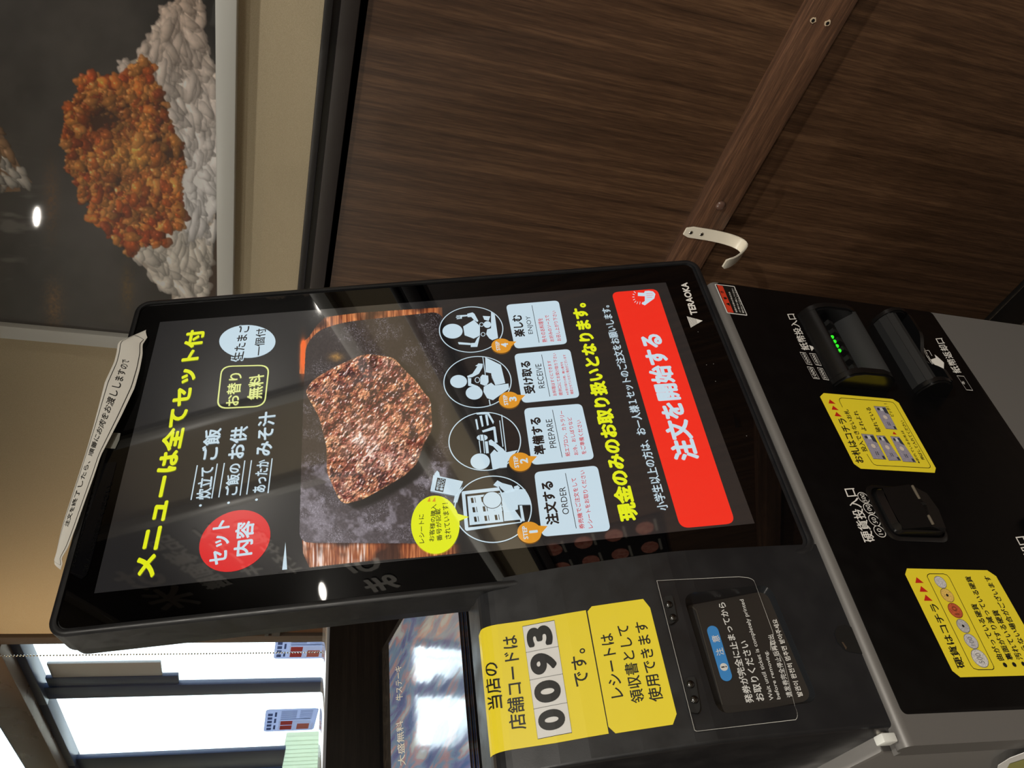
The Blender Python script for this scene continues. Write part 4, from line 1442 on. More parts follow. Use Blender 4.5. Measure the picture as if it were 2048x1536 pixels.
# yellow speech bubble and the little receipt
H3 = H2 + 0.0008
lay('speech_bubble', DS, [pell(DS, P5, 796, 1258, 124, 149, 48), pxs(DS, P5, [(898, 1198), (967, 1218), (900, 1246)])], E_YEL, disp, H3)
for body, lb, rb, lt in (('レシートに', (740, 1352), (737, 1205), (714, 1354)), ('お客様の購入', (790, 1343), (802, 1153), (762, 1346)), ('番号が記載', (832, 1340), (822, 1176), (804, 1344)), ('されています！', (878, 1330), (860, 1146), (847, 1334))):
    text(DS, P5, body, lb, rb, lt, E_BLK, disp, H3 + 0.0003, 0.012)
dl(P5, [[(755, 1140), (768, 1117), (771, 1141)], [(780, 1140), (795, 1117), (797, 1141)]], E_ORG, H3 + 0.0002)
lay('receipt_icon', DS, [pxs(DS, P5, p) for p in ([(786, 1003), (938, 1036), (922, 1072), (908, 1112), (770, 1086)], [(805, 980), (815, 990), (820, 1010), (800, 1012), (790, 1000)], [(895, 1110), (908, 1098), (918, 1080), (936, 1062), (925, 1085), (908, 1143), (888, 1145)])], E_WHT, disp, H3)
lay('receipt_icon', DS, [pxs(DS, P5, [(806, 1017), (850, 1025), (836, 1092), (793, 1082)])], E_BLK, disp, H3 + 0.0001)
text(DS, P5, '呼び出し', (814, 1082), (826, 1024), (798, 1078), E_WHT, disp, H3 + 0.0003, 0.02)
text(DS, P5, '番号〇〇', (834, 1086), (846, 1028), (817, 1082), E_WHT, disp, H3 + 0.0003, 0.02)

# maker's mark on the lower glass
text(DS, P8, 'TERAOKA', (592, 190), (534, 14), (552, 193), M_WPRINT, glass, 0.0003, 0.035, 'maker_lettering')
tri = []
for k in range(7):
    t0, t1 = k / 7 * 0.55, k / 7 * 0.55 + 0.055
    A_, B_, T_ = np.array((530, 200.)), np.array((553, 262.)), np.array((618, 224.))
    tri.append([tuple(A_ + (T_ - A_) * t0), tuple(B_ + (T_ - B_) * t0), tuple(B_ + (T_ - B_) * t1), tuple(A_ + (T_ - A_) * t1)])
tri.append([tuple(A_ + (T_ - A_) * 0.55), tuple(B_ + (T_ - B_) * 0.55), tuple(T_)])
lay('maker_emblem', DS, [pxs(DS, P8, p) for p in tri], M_WPRINT, glass, 0.0003)
#@@PART3
# ------------------------------------------------------------------ cabinet and coin panel
zT = CAMH - 1.452 * W            # top of the coin panel
pz = lambda q: PS.px(q)
xb0, xb1 = pz((1790, 1494))[0], pz((1415, 563))[0]
xp0, xp1 = pz((1793, 1430))[0], pz((1438, 566))[0]
zp0 = pz((1862, 624))[1]
_P('cab', xb0, xb1, xp0, xp1, zp0, zT)
ztop = zT + 0.0075
boxo('cabinet_body', (xb0 + 0.004, xb1 - 0.001, PYY + 0.030, PYY + 0.40, 0.02, ztop - 0.002), M_SILVER, mac, bev=0.004)
boxo('plinth', (xb0 + 0.02, xb1 - 0.015, PYY + 0.045, PYY + 0.38, 0.0, 0.022), M_BLACK, mac)
# front door of silver sheet with a rolled upper edge, the black panel let into it
prof = []
r_ = 0.0085
for t in np.linspace(0, pi, 9):
    prof.append((0.0095 - 0.0085 * cos(t) * 1.0 - 0.0015, ztop - r_ + r_ * sin(t)))
prof = [(0.0005, 0.24)] + [(p, z) for p, z in prof] + [(0.026, ztop - r_), (0.026, 0.24)]


def xprof(name, prof, x0, x1, m, parent, y0=PYY, sgn=1, smooth=40, taper=None):
    """profile (depth, z) swept along x; taper narrows it towards the front"""
    bm = bmesh.new()
    A = [bm.verts.new((x0 + (taper(p) if taper else 0), y0 + sgn * p, z)) for p, z in prof]
    B = [bm.verts.new((x1 - (taper(p) if taper else 0), y0 + sgn * p, z)) for p, z in prof]
    n = len(prof)
    for i in range(n):
        bm.faces.new((A[i], A[(i + 1) % n], B[(i + 1) % n], B[i]))
    bm.faces.new(A[::-1])
    bm.faces.new(B)
    bmesh.ops.recalc_face_normals(bm, faces=bm.faces)
    return obj(name, bm, m, parent, smooth=smooth)


xprof('front_door', prof, xb0, xb1, M_SILVER, mac)
boxo('ledge_strip', (xp0 - 0.012, xb1 - 0.004, PYY + 0.019, PYY + 0.027, ztop - 0.006, ztop + 0.0005), M_CHROME, mac, bev=0.0015)
pan = loft('coin_panel', PS, [(rrect(xp0, xp1, zp0, zT - 0.002, 0.005, 5), -0.001), (rrect(xp0, xp1, zp0, zT - 0.002, 0.005, 5), 0.0006), (rrect(xp0 + 0.0006, xp1 - 0.0006, zp0 + 0.0006, zT - 0.0026, 0.005, 5), 0.001)], M_PANEL, mac)
boxo('lower_door', (xb0 + 0.002, xb1 - 0.002, PYY + 0.003, PYY + 0.026, 0.03, 0.236), M_SILVER, mac, bev=0.002)
# corner bracket of bare metal at the end of the rolled edge
xc, zc = pz((1786, 1466))
bm = bmesh.new()
box(bm, xc - 0.006, xc + 0.001, PYY + 0.001, PYY + 0.012, zc - 0.003, zc + 0.010, bev=0.0012)
obj('corner_bracket', bm, M_WHITEFR, mac, smooth=40)
H = 0.0013
Q3 = C(1400, 540, 0.31641)
Q4 = C(1600, 760, 0.24738)


def pt(cv, body, lb, rb, lt, bold=0.0, par=None, m=None, h=H, name='lettering'):
    return text(PS, cv, body, lb, rb, lt, m or M_WPRINT, par or pan, h, bold, name)


pt(Q3, '紙幣投入口', (693, 509), (592, 281), (641, 513), 0.012)
pt(Q3, '紙幣返却口', (1650, 653), (1527, 434), (1600, 659), 0.012)
pt(Q4, '硬貨投入口', (606, 1311), (433, 879), (510, 1321), 0.012)
u0, u1, u2 = (np.array(PS.px(Q4(*p))) for p in ((606, 1311), (433, 879), (510, 1321)))
du = np.array(PS.px((2024.8, 1073.7))) - np.array(PS.px(Q4(335, 878)))
text_ab(PS, '硬貨返却口', u0 + du, u1 + du, u2 + du, M_WPRINT, pan, H, 0.012)
for s_, q in (('2000', ((671, 600), (626, 523), (664, 527), (707, 606))), ('10000', ((728, 605), (686, 530), (726, 534), (765, 611))), ('1000', ((712, 690), (672, 614), (711, 620), (753, 695))), ('5000', ((775, 696), (735, 620), (771, 626), (812, 702)))):
    tl, tr_, br, bl = (np.array(PS.px(Q3(*p))) for p in q)
    ring('value_box', PS, [tuple(bl), tuple(br), tuple(tr_), tuple(tl)], 0.0008, M_WPRINT, pan, H)
    text_ab(PS, s_, bl + (tl - bl) * 0.24 + (br - bl) * 0.1, br + (tr_ - br) * 0.24 - (br - bl) * 0.1, bl + (tl - bl) * 0.76 + (br - bl) * 0.1, M_WPRINT, pan, H)
sp_ = float(np.linalg.norm(np.array(PS.px(Q4(638, 1230))) - np.array(PS.px(Q4(507, 957))))) / 3
for s_, x, y in (('10', 638, 1230), ('50', 595, 1140), ('100', 553, 1047), ('500', 507, 957)):
    c = np.array(PS.px(Q4(x, y)))
    ring('value_ring', PS, ell(c, sp_ * 0.51, n=36), 0.0007, M_WPRINT, pan, H)
    w_ = sp_ * (0.22, 0.26, 0.37)[len(s_) - 1]
    text_ab(PS, s_, c + (-w_, -sp_ * 0.2), c + (w_, -sp_ * 0.2), c + (-w_, sp_ * 0.2), M_WPRINT, pan, H)
lay('arrow_print', PS, [pxs(PS, Q3, [(686, 480), (722, 493), (702, 517)])], M_WPRINT, pan, H)
lay('arrow_print', PS, [pxs(PS, Q3, [(1478, 538), (1496, 552), (1538, 590), (1537, 632), (1502, 614), (1484, 608), (1449, 572), (1486, 560)])], M_WPRINT, pan, H)
sk = []
for pl in ([(1368, 491), (1392, 486), (1406, 490), (1424, 518), (1436, 545)], [(1372, 506), (1408, 506), (1424, 540), (1458, 592), (1488, 632), (1504, 664), (1528, 664), (1530, 652), (1516, 628)], [(1408, 514), (1442, 512), (1462, 546)], [(1420, 516), (1436, 545), (1470, 600), (1500, 645), (1516, 652)]):
    sk += polyl(pxs(PS, Q3, pl), 0.0008)
lay('banknote_outline', PS, sk, M_WPRINT, pan, H)
bx = pxs(PS, Q3, [(1618, 671), (1663, 675), (1721, 767), (1680, 763)])
ring('value_box', PS, bx, 0.0008, M_WPRINT, pan, H)
pt(Q3, '本', (1674, 728), (1666, 706), (1654, 728))
# red warning label in the upper corner
Q8 = C(1380, 540, 0.13021)
wl = lay('warning_label', PS, [rpoly(pxs(PS, Q8, [(370, 226), (675, 260), (876, 714), (562, 674)]), 0.0015, 3)], M_WLAB, mac, 0.0011, thick=0.0002)
wl['label'] = 'small red and black warning label'
lay('label_field', PS, [pxs(PS, Q8, [(386, 238), (667, 272), (858, 700), (570, 665)])], M_INK, wl, 0.0015)
lay('red_band', PS, [pxs(PS, Q8, [(400, 238), (492, 264), (662, 672), (570, 663)])], mat('warning_red', (206, 60, 36), 0.5), wl, 0.0017)
text(PS, Q8, '▲', (606, 572), (590, 520), (548, 560), M_INK, wl, 0.0019)
text(PS, Q8, '警', (563, 470), (545, 432), (515, 468), M_INK, wl, 0.0019, 0.02)
text(PS, Q8, '告', (515, 375), (494, 338), (466, 372), M_INK, wl, 0.0019, 0.02)
text(PS, Q8, '転倒する恐れがあるため', (722, 668), (605, 355), (692, 664), M_WPRINT, wl, 0.0017, 0.01)
text(PS, Q8, '上に乗らない様にしてください', (774, 672), (650, 300), (746, 668), M_WPRINT, wl, 0.0017, 0.01)
text(PS, Q8, '動かないようにしてください', (824, 678), (688, 290), (796, 674), M_WPRINT, wl, 0.0017, 0.01)

# ---- bill inlet: two rounded cheeks, hood with green lights, ribbed ramp, toothed mouth
x0, x1 = 0.510, 0.626
Z = lambda v: CAMH + v
b_in = tag(empty('bill_inlet', ((x0 + x1) / 2, PYY - 0.001, Z(-0.625))))
link_off = b_in.location.copy()
b_in.parent = mac
b_in.location = link_off - mac.location
cheek = [(0, -0.586), (0.008, -0.588), (0.017, -0.593), (0.0235, -0.601), (0.027, -0.613), (0.0275, -0.640), (0.024, -0.652), (0.018, -0.660), (0, -0.664)]
fwd = lambda prof: [(p, Z(z)) for p, z in prof]
for (xa, xb_) in ((x0, x0 + 0.011), (x1 - 0.011, x1)):
    bm = bmesh.new()
    pr = fwd(cheek)
    A = [bm.verts.new((xa, PYY - p, z)) for p, z in pr]
    B = [bm.verts.new((xb_, PYY - p, z)) for p, z in pr]
    n = len(pr)
    for i in range(n):
        bm.faces.new((A[i], A[(i + 1) % n], B[(i + 1) % n], B[i]))
    bm.faces.new(A[::-1])
    bm.faces.new(B)
    bmesh.ops.recalc_face_normals(bm, faces=bm.faces)
    es = [e for e in bm.edges if abs(e.verts[0].co.x - e.verts[1].co.x) < 1e-6 and min(e.verts[0].co.y, e.verts[1].co.y) < PYY - 0.004]
    bmesh.ops.bevel(bm, geom=es, offset=0.0022, segments=2, affect='EDGES')
    obj('cheek', bm, M_SLOT, b_in, smooth=50)
xprof('hood', fwd([(0, -0.586), (0.008, -0.588), (0.0165, -0.5925), (0.0200, -0.597), (0.0195, -0.600), (0.009, -0.613), (0, -0.619)]), x0 + 0.009, x1 - 0.009, M_SLOT, b_in, sgn=-1)
xprof('ramp', fwd([(0, -0.634), (0.006, -0.636), (0.0235, -0.649), (0.0245, -0.652), (0.018, -0.660), (0, -0.664)]), x0 + 0.009, x1 - 0.009, M_SLOT2, b_in, sgn=-1)
boxo('mouth', (x0 + 0.009, x1 - 0.009, PYY - 0.0025, PYY - 0.0005, Z(-0.640), Z(-0.612)), M_VOID, b_in)
for k in range(6):
    xx = x0 + 0.020 + k * 0.0145
    xprof('tooth', fwd([(0.0025, -0.612), (0.014, -0.6155), (0.011, -0.624), (0.0025, -0.628)]), xx, xx + 0.006, M_VOID, b_in, sgn=-1)
for k in range(4):
    xx = 0.5515 + k * 0.0072
    bm = bmesh.new()
    bmesh.ops.create_uvsphere(bm, u_segments=12, v_segments=8, radius=0.0024, matrix=Matrix.Translation((xx, PYY - 0.0178, Z(-0.6025))))
    obj('indicator_light', bm, mat('green_light', (10, 60, 14), 0.2, emit=(40, 214, 30), estr=1.3) if k == 0 else bpy.data.materials['green_light'], b_in, smooth=180)

# ---- bill return: faceted hood, cheeks, wavy lower lip
x0, x1 = 0.510, 0.634
b_rt = empty('bill_return', (0, 0, 0))
b_rt.location = Vector(((x0 + x1) / 2, PYY - 0.001, Z(-0.72))) - mac.location
b_rt.parent = mac
cheek = [(0, -0.700), (0.010, -0.7015), (0.020, -0.706), (0.0265, -0.713), (0.0285, -0.722), (0.026, -0.733), (0.018, -0.742), (0, -0.748)]
for (xa, xb_) in ((x0, x0 + 0.009), (x1 - 0.009, x1)):
    bm = bmesh.new()
    pr = fwd(cheek)
    A = [bm.verts.new((xa, PYY - p, z)) for p, z in pr]
    B = [bm.verts.new((xb_, PYY - p, z)) for p, z in pr]
    n = len(pr)
    for i in range(n):
        bm.faces.new((A[i], A[(i + 1) % n], B[(i + 1) % n], B[i]))
    bm.faces.new(A[::-1])
    bm.faces.new(B)
    bmesh.ops.recalc_face_normals(bm, faces=bm.faces)
    es = [e for e in bm.edges if abs(e.verts[0].co.x - e.verts[1].co.x) < 1e-6 and min(e.verts[0].co.y, e.verts[1].co.y) < PYY - 0.004]
    bmesh.ops.bevel(bm, geom=es, offset=0.002, segments=2, affect='EDGES')
    obj('cheek', bm, M_SLOT, b_rt, smooth=50)
xprof('hood', fwd([(0, -0.700), (0.010, -0.7015), (0.0185, -0.7055), (0.0188, -0.7065), (0.0235, -0.7125), (0.024, -0.7165), (0.020, -0.7185), (0, -0.716)]), x0 + 0.008, x1 - 0.008, M_SLOT2, b_rt, sgn=-1, smooth=12)
boxo('mouth', (x0 + 0.008, x1 - 0.008, PYY - 0.003, PYY - 0.0005, Z(-0.742), Z(-0.714)), M_VOID, b_rt)
bm = bmesh.new()        # lip: upper surface a shelf whose front edge waves in for the fingers
N = 40
rows = []
for i in range(N + 1):
    t = i / N
    x = x0 + 0.008 + (x1 - x0 - 0.016) * t
    wv = 0.5 - 0.5 * cos(min(max((t - 0.12) / 0.62, 0), 1) * 2 * pi)
    fr_ = 0.0245 - 0.015 * wv
    rows.append([bm.verts.new(v) for v in ((x, PYY, Z(-0.736)), (x, PYY - fr_, Z(-0.7345 - 0.0005)), (x, PYY - fr_ + 0.002, Z(-0.742)), (x, PYY, Z(-0.748)))])
for i in range(N):
    for k in range(4):
        bm.faces.new((rows[i][k], rows[i][(k + 1) % 4], rows[i + 1][(k + 1) % 4], rows[i + 1][k]))
bm.faces.new(rows[0])
bm.faces.new(rows[-1][::-1])
bmesh.ops.recalc_face_normals(bm, faces=bm.faces)
obj('lip', bm, M_SLOT, b_rt, smooth=40)

# ---- coin inlet: recessed rim, ridged dome, upright slot
c_in = empty('coin_inlet', (0, 0, 0))
c_in.location = Vector((0.345, PYY - 0.001, Z(-0.6))) - mac.location
c_in.parent = mac
cx0, cx1 = 0.3175, 0.3745
o0 = rrect(cx0 - 0.003, cx1 + 0.003, Z(-0.634), Z(-0.559), 0.012, 6)
o1 = rrect(cx0 - 0.001, cx1 + 0.001, Z(-0.632), Z(-0.561), 0.011, 6)
o2 = rrect(cx0 + 0.001, cx1 - 0.001, Z(-0.630), Z(-0.563), 0.010, 6)
loft('rim', PS, [(o0, 0.0005), (o0, 0.0018), (o1, 0.0034), (o2, 0.0034), (o2, 0.0012)], M_SLOT, c_in, cap1=False)
n = len(o2)


def shp(k, z0, z1, r):
    return rrect(cx0 + k, cx1 - k, Z(z0), Z(z1), r, 6)


dm = loft('dome', PS, [(shp(0.0025, -0.6285, -0.5645, 0.010), 0.001), (shp(0.0032, -0.6285, -0.566, 0.010), 0.006), (shp(0.0055, -0.628, -0.572, 0.010), 0.0095)], M_SLOT, c_in, cap1=False)
# the faceted face: shallow upper half, ridge, cup-like lower half
bm = bmesh.new()
xl, xr = cx0 + 0.0055, cx1 - 0.0055
xm = 0.3465
G = lambda x, p, z: bm.verts.new((x, PYY - p, Z(z)))
U0, U1, U2 = G(xl, 0.0095, -0.574), G(xm, 0.0098, -0.572), G(xr, 0.0095, -0.574)
R0, R1, R2 = G(xl - 0.001, 0.0175, -0.6015), G(xm, 0.0195, -0.6035), G(xr + 0.001, 0.0175, -0.6015)
L0, L1, L2 = G(xl + 0.003, 0.0095, -0.6265), G(xm, 0.0105, -0.629), G(xr - 0.003, 0.0095, -0.6265)
Cq = G(xm, 0.0125, -0.6145)
B0, B1, B2, B3 = G(xl, 0.006, -0.574), G(xr, 0.006, -0.574), G(xl, 0.006, -0.6265), G(xr, 0.006, -0.6265)
for f in ((U0, U1, R1, R0), (U1, U2, R2, R1), (R0, R1, Cq), (R1, R2, Cq), (R0, Cq, L0), (Cq, L1, L0), (Cq, R2, L2), (Cq, L2, L1), (U0, R0, B0), (B0, R0, B2), (R0, L0, B2), (U2, B1, R2), (B1, B3, R2), (R2, B3, L2)):
    bm.faces.new(f)
es = [e for e in bm.edges if set(e.verts) in ({R0, R1}, {R1, R2})]
bmesh.ops.bevel(bm, geom=es, offset=0.0011, segments=2, affect='EDGES')
obj('faceted_cover', bm, M_SLOT, c_in, smooth=20)
for (xa, xb_) in ((xl + 0.0005, xl + 0.011), (xr - 0.017, xr - 0.001)):
    bm = bmesh.new()
    box(bm, xa, xb_, -0.0011, 0.0011, -0.0011, 0.0011, bev=0.0006)
    bmesh.ops.transform(bm, matrix=Matrix.Translation((0, PYY - 0.0186, Z(-0.6022))), verts=bm.verts)
    obj('worn_ridge', bm, mat('worn_edge', (96, 88, 76), 0.5) if xa < xm else bpy.data.materials['worn_edge'], c_in)
xprof('coin_slot', fwd([(0.0096, -0.577), (0.0196, -0.6035), (0.0188, -0.607), (0.0112, -0.607), (0.0086, -0.58)]), xm - 0.0016, xm + 0.0016, M_VOID, c_in, sgn=-1)
# corner of the coin return at the right of the frame edge
xq, zq = pz((2046, 1034))
boxo('coin_return', (xq - 0.075, xq + 0.002, PYY - 0.014, PYY - 0.0005, zq - 0.09, zq), M_SLOT, mac, bev=0.006)

# ---- ticket outlet module at the left of the screen
segs = [(7, .10), (8, .12), (8.5, .10), (9.5, .08), (13, .05), (17, .05), (19.5, .12), (20.5, .12), (23, .07), (25.5, .108), (34, .016), (46, .014), (60, .013), (74, .012), (88, .016)]
p_ = np.array((1.5745 * W, CAMH - 1.449 * W))
pts = [p_]
for t, l in segs:
    p_ = p_ + np.array((sin(radians(t)), cos(radians(t)))) * l * W
    pts.append(p_)
MS = Profile(pts)
xm0, xm1 = 0.449 * W, 0.930 * W
N1 = C(900, 1120, 0.2709)
N2 = C(1280, 1120, 0.23438)
N3 = C(1100, 1060, 0.29297)
mod = empty('ticket_outlet', (0, 0, 0))
mod.location = Vector(((xm0 + xm1) / 2, float(pts[4][0]), float(pts[4][1]))) - mac.location
mod.parent = mac
Lm = MS.L[-1]
hole = rpoly(pxs(MS, N3, [(905, 436), (1500, 372), (1838, 1172), (1150, 1262)]), 0.011, 7)
hin = inset(hole, 0.0035)
bm = bmesh.new()
rr = 0.003
outer = [(xm0 + rr, 0), (xm1, 0), (xm1, Lm), (xm0 + rr, Lm)]
lay('face', MS, [outer], M_MODULE, mod, 0.0, holes=[hole])
# rounded left edge and side wall
bm = bmesh.new()
n = len(pts)
cols = []
for k, (dx, dh) in enumerate([(rr, 0), (rr * 0.5, -rr * 0.13), (rr * 0.13, -rr * 0.5), (0, -rr)]):
    cols.append([bm.verts.new(MS.to3(xm0 + dx, MS.L[i], dh)) for i in range(n)])
yb = float(pts[-1][0]) + 0.03
cols.append([bm.verts.new((xm0, max(yb, 0), MS.to3(0, MS.L[i], -rr)[2])) for i in range(n)])
for c in range(len(cols) - 1):
    for i in range(n - 1):
        bm.faces.new((cols[c][i], cols[c + 1][i], cols[c + 1][i + 1], cols[c][i + 1]))
bmesh.ops.recalc_face_normals(bm, faces=bm.faces)
obj('side_wall', bm, M_MODULE, mod, smooth=60)
boxo('rear_cover', (xm0 + 0.002, xm1, float(pts[-1][0]) - 0.002, yb, CAMH - 1.44 * W, float(pts[-1][1]) - 0.0005), M_MODULE, mod)
# recess: sloping walls and a floor that lies deeper towards the top
b_ = [p[1] for p in hole]
bl_, bh_ = min(b_), max(b_)
dep = lambda b: 0.004 + (b - bl_) / (bh_ - bl_) * 0.016
bm = bmesh.new()
A = [bm.verts.new(MS.to3(p[0], p[1], 0.0)) for p in hole]
A2 = [bm.verts.new(MS.to3(p[0], p[1], -0.0012)) for p in inset(hole, 0.0006)]
B = [bm.verts.new(MS.to3(p[0], p[1], -dep(p[1]))) for p in hin]
for R1_, R2_ in ((A, A2), (A2, B)):
    for i in range(len(A)):
        bm.faces.new((R1_[i], R1_[(i + 1) % len(A)], R2_[(i + 1) % len(A)], R2_[i]))
bmesh.ops.recalc_face_normals(bm, faces=bm.faces)
obj('recess_wall', bm, mat('glossy_lip', (34, 36, 39), 0.22), mod, smooth=50)
FL = np.array(MS.to3(0, bl_ + 0.001, -dep(bl_)))
FU = np.array(MS.to3(0, bh_ - 0.001, -dep(bh_)))
FP = Plane((0, FL[1], FL[2]), (1, 0, 0), FU - FL)
fin = [FP.px(N3(*p)) for p in [(905, 436), (1500, 372), (1838, 1172), (1150, 1262)]]
M_FLOORP = mat('recess_plate', (36, 32, 29), 0.4)
fl_ = lay('text_plate', FP, [[(xm0 + 0.012, 0.0), (xm1 - 0.01, 0.0), (xm1 - 0.01, float(np.linalg.norm(FU - FL))), (xm0 + 0.012, float(np.linalg.norm(FU - FL)))]], M_FLOORP, mod, 0.0)
lay('ticket_slot', FP, [rpoly(pxs(FP, N2, [(408, 400), (470, 425), (700, 1225), (600, 1250), (560, 1200)]), 0.003, 3)], M_VOID, mod, 0.0008)
lay('slot_edge', FP, [line2(FP.px(N2(440, 400)), FP.px(N2(480, 436)), 0.001), line2(FP.px(N2(480, 436)), FP.px(N2(702, 1240)), 0.0009)], mat('slot_edge_grey', (60, 56, 50), 0.4), mod, 0.0012)


def ft(body, lb, rb, lt, bold=0.0, m=None, h=0.0012):
    return text(FP, N2, body, lb, rb, lt, m or M_WPRINT, fl_, h, bold)


A_, B_ = np.array(FP.px(N2(620, 612))), np.array(FP.px(N2(732, 988)))
rad = float(np.linalg.norm(np.array(FP.px(N2(575, 600))) - np.array(FP.px(N2(683, 600)))) / 2) * 0.9
dd = (A_ - B_) / np.linalg.norm(A_ - B_)
a0_ = math.atan2(dd[1], dd[0])
pill = [tuple(A_ + rad * np.array((cos(a0_ + t), sin(a0_ + t)))) for t in np.linspace(-pi / 2, pi / 2, 12)] + [tuple(B_ + rad * np.array((cos(a0_ + t), sin(a0_ + t)))) for t in np.linspace(pi / 2, 3 * pi / 2, 12)]
lay('blue_badge', FP, [pill], mat('blue_ink', (58, 142, 214), 0.45), fl_, 0.0012)
c = np.array(FP.px(N2(714, 918)))
lay('badge_icon', FP, [ell(c, rad * 0.66)], M_WPRINT, fl_, 0.0014)
lay('badge_icon', FP, [line2(c + (0, -0.0006), c + (0, rad * 0.45), 0.001), ell(c + (0, -rad * 0.38), 0.0006, n=8)], M_INK, fl_, 0.0016)
ft('注', (718, 812), (702, 752), (655, 826), 0.01, h=0.0015)
ft('意', (684, 704), (668, 644), (620, 712), 0.01, h=0.0015)
ft('発券が完全に止まってから', (973, 1220), (724, 364), (903, 1228), 0.02)
ft('お取りください', (1065, 1202), (914, 690), (995, 1212), 0.02)
ft('Wait until ticket is completely printed', (1152, 1196), (890, 338), (1106, 1202), 0.008)
ft('before removing.', (1208, 1190), (1092, 778), (1166, 1194), 0.008)
ft('请发券完全停止后再取出', (1303, 1172), (1134, 640), (1252, 1180), 0.01)
ft('발권이 완전히 멈추면 받아주세요', (1390, 1166), (1166, 508), (1344, 1172), 0.01)
# finger notch of the cover at the lower edge
lay('finger_notch', MS, [[p for p in pxs(MS, C(1600, 1080, .29688), [(350, 590), (300, 572), (248, 585), (230, 630), (250, 690), (300, 742), (330, 756), (430, 770)])]], M_VOID, mod, 0.0006)
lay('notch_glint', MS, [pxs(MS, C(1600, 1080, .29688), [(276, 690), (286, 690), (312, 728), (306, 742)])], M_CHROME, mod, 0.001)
# hinge plates with screws, and the clear flap over them
F0, F1 = np.array(MS.to3(0, MS.px(N3(860, 860))[1], 0.0052)), None
tl_ = radians(9)
CP = Plane((0, F0[1], F0[2]), (1, 0, 0), (0, sin(tl_), cos(tl_)))
for q, scr in (([(752, 470), (832, 455), (866, 625), (822, 655), (798, 640)], [(813, 507), (841, 596)]), ([(912, 1022), (985, 1008), (1022, 1225), (1010, 1262), (940, 1250)], [(960, 1052), (987, 1156)])):
    hp = lay('hinge_plate', MS, [rpoly(pxs(MS, N3, q), 0.003, 3)], M_VOID, mod, 0.0002, thick=0.0034)
    for s_ in scr:
        a, b = CP.px(N3(*s_))
        d_ = dome('screw', CP, a, b, 0.0031, 0.0016, mat('dark_screw', (92, 92, 92), 0.25, metal=1.0) if not bpy.data.materials.get('dark_screw') else bpy.data.materials['dark_screw'], hp, 14, 4)
CP2 = Plane(CP.o - CP.n * 0.0011, CP.a, CP.b)
flp = pxs(CP2, N3, [(727, 345), (1290, 318)]) + rpoly(pxs(CP2, N3, [(1290, 318), (1392, 330), (1440, 470)]), 0.012, 6)[6:12]
flp += pxs(CP2, N2, [(1130, 602), (1139, 640), (1122, 660), (1112, 700), (1118, 770), (1150, 792), (1190, 800), (1232, 872)])
flp += rpoly(pxs(CP2, N3, [(1640, 1130), (1712, 1300), (1560, 1330)]), 0.012, 6)[6:12] + pxs(CP2, N3, [(1000, 1376), (985, 1368)])
M_ACR = clear('clear_acrylic', (0.93, 0.94, 0.95), 0.045, 0.05)
M_ACE = mat('acrylic_edge', (190, 190, 186), 0.25)
bm = bmesh.new()
vs = [bm.verts.new((p[0], p[1], 0)) for p in flp]
f = bm.faces.new(vs)
bm.normal_update()
if f.normal.z < 0:
    f.normal_flip()
for v in bm.verts:
    v.co = Vector(CP2.to3(v.co.x, v.co.y, 0))
flap = obj('clear_flap', bm, M_ACR, mod)
ring('flap_edge', CP2, flp, 0.00045, M_ACE, flap, 0.0002)

# ---- yellow labels
def yellow(name, S, cv, poly, lab, cat='label', r=0.0):
    pp = pxs(S, cv, poly)
    if r:
        pp = rpoly(pp, r, 2)
    c = np.mean(np.array(pp), 0)
    e = tag(empty(name, tuple(S.to3(c[0], c[1], 0.0))), lab, cat)
    lay('label_sheet', S, [pp], M_YEL, e, 0.00015 if S is MS else 0.0011, thick=0.0003)
    return e


HM = 0.0007
y1 = yellow('yellow_label', MS, N1, [(184, 560), (236, 514), (620, 440), (1003, 372), (1172, 1283), (780, 1352), (400, 1412), (265, 1459)], 'large yellow label with the number 0093 on the ticket outlet beside the screen')
y1['group'] = 'yellow labels on the ticket machine'
wb = [N1(535, 492), N1(771, 447), N1(901, 1278), N1(649, 1326)]   # top right, bottom right, bottom left, top left
TRq, BRq, BLq, TLq = (np.array(MS.px(p)) for p in wb)
nb = lay('number_field', MS, [[tuple(BLq), tuple(BRq), tuple(TRq), tuple(TLq)]], M_WLAB, y1, HM)
ring('number_border', MS, [tuple(BLq), tuple(BRq), tuple(TRq), tuple(TLq)], 0.0004, M_INK, y1, HM + 0.0002)
bi = lambda s, t: (BLq * (1 - s) + BRq * s) * (1 - t) + (TLq * (1 - s) + TRq * s) * t
for k, ch_ in enumerate('0093'):
    s0, s1 = k / 4 + 0.03, (k + 1) / 4 - 0.03
    if k == 0:
        s0 = 0.05
    text_ab(MS, ch_, bi(s0, 0.13), bi(s1, 0.13), bi(s0, 0.92), M_INK, y1, HM + 0.0002, 0.05, 'digit')
    if k:
        dots = []
        for j in range(26):
            p = bi(k / 4, 0.01 + j / 26)
            q = bi(k / 4, 0.01 + (j + 0.55) / 26)
            dots.append(line2(p, q, 0.0005))
        lay('dotted_line', MS, dots, M_INK, y1, HM + 0.0002)


def lt_(S, cv, par, body, lb, rb, lt, bold=0.012, h=HM, m=None):
    return text(S, cv, body, lb, rb, lt, m or M_INK, par, h, bold)


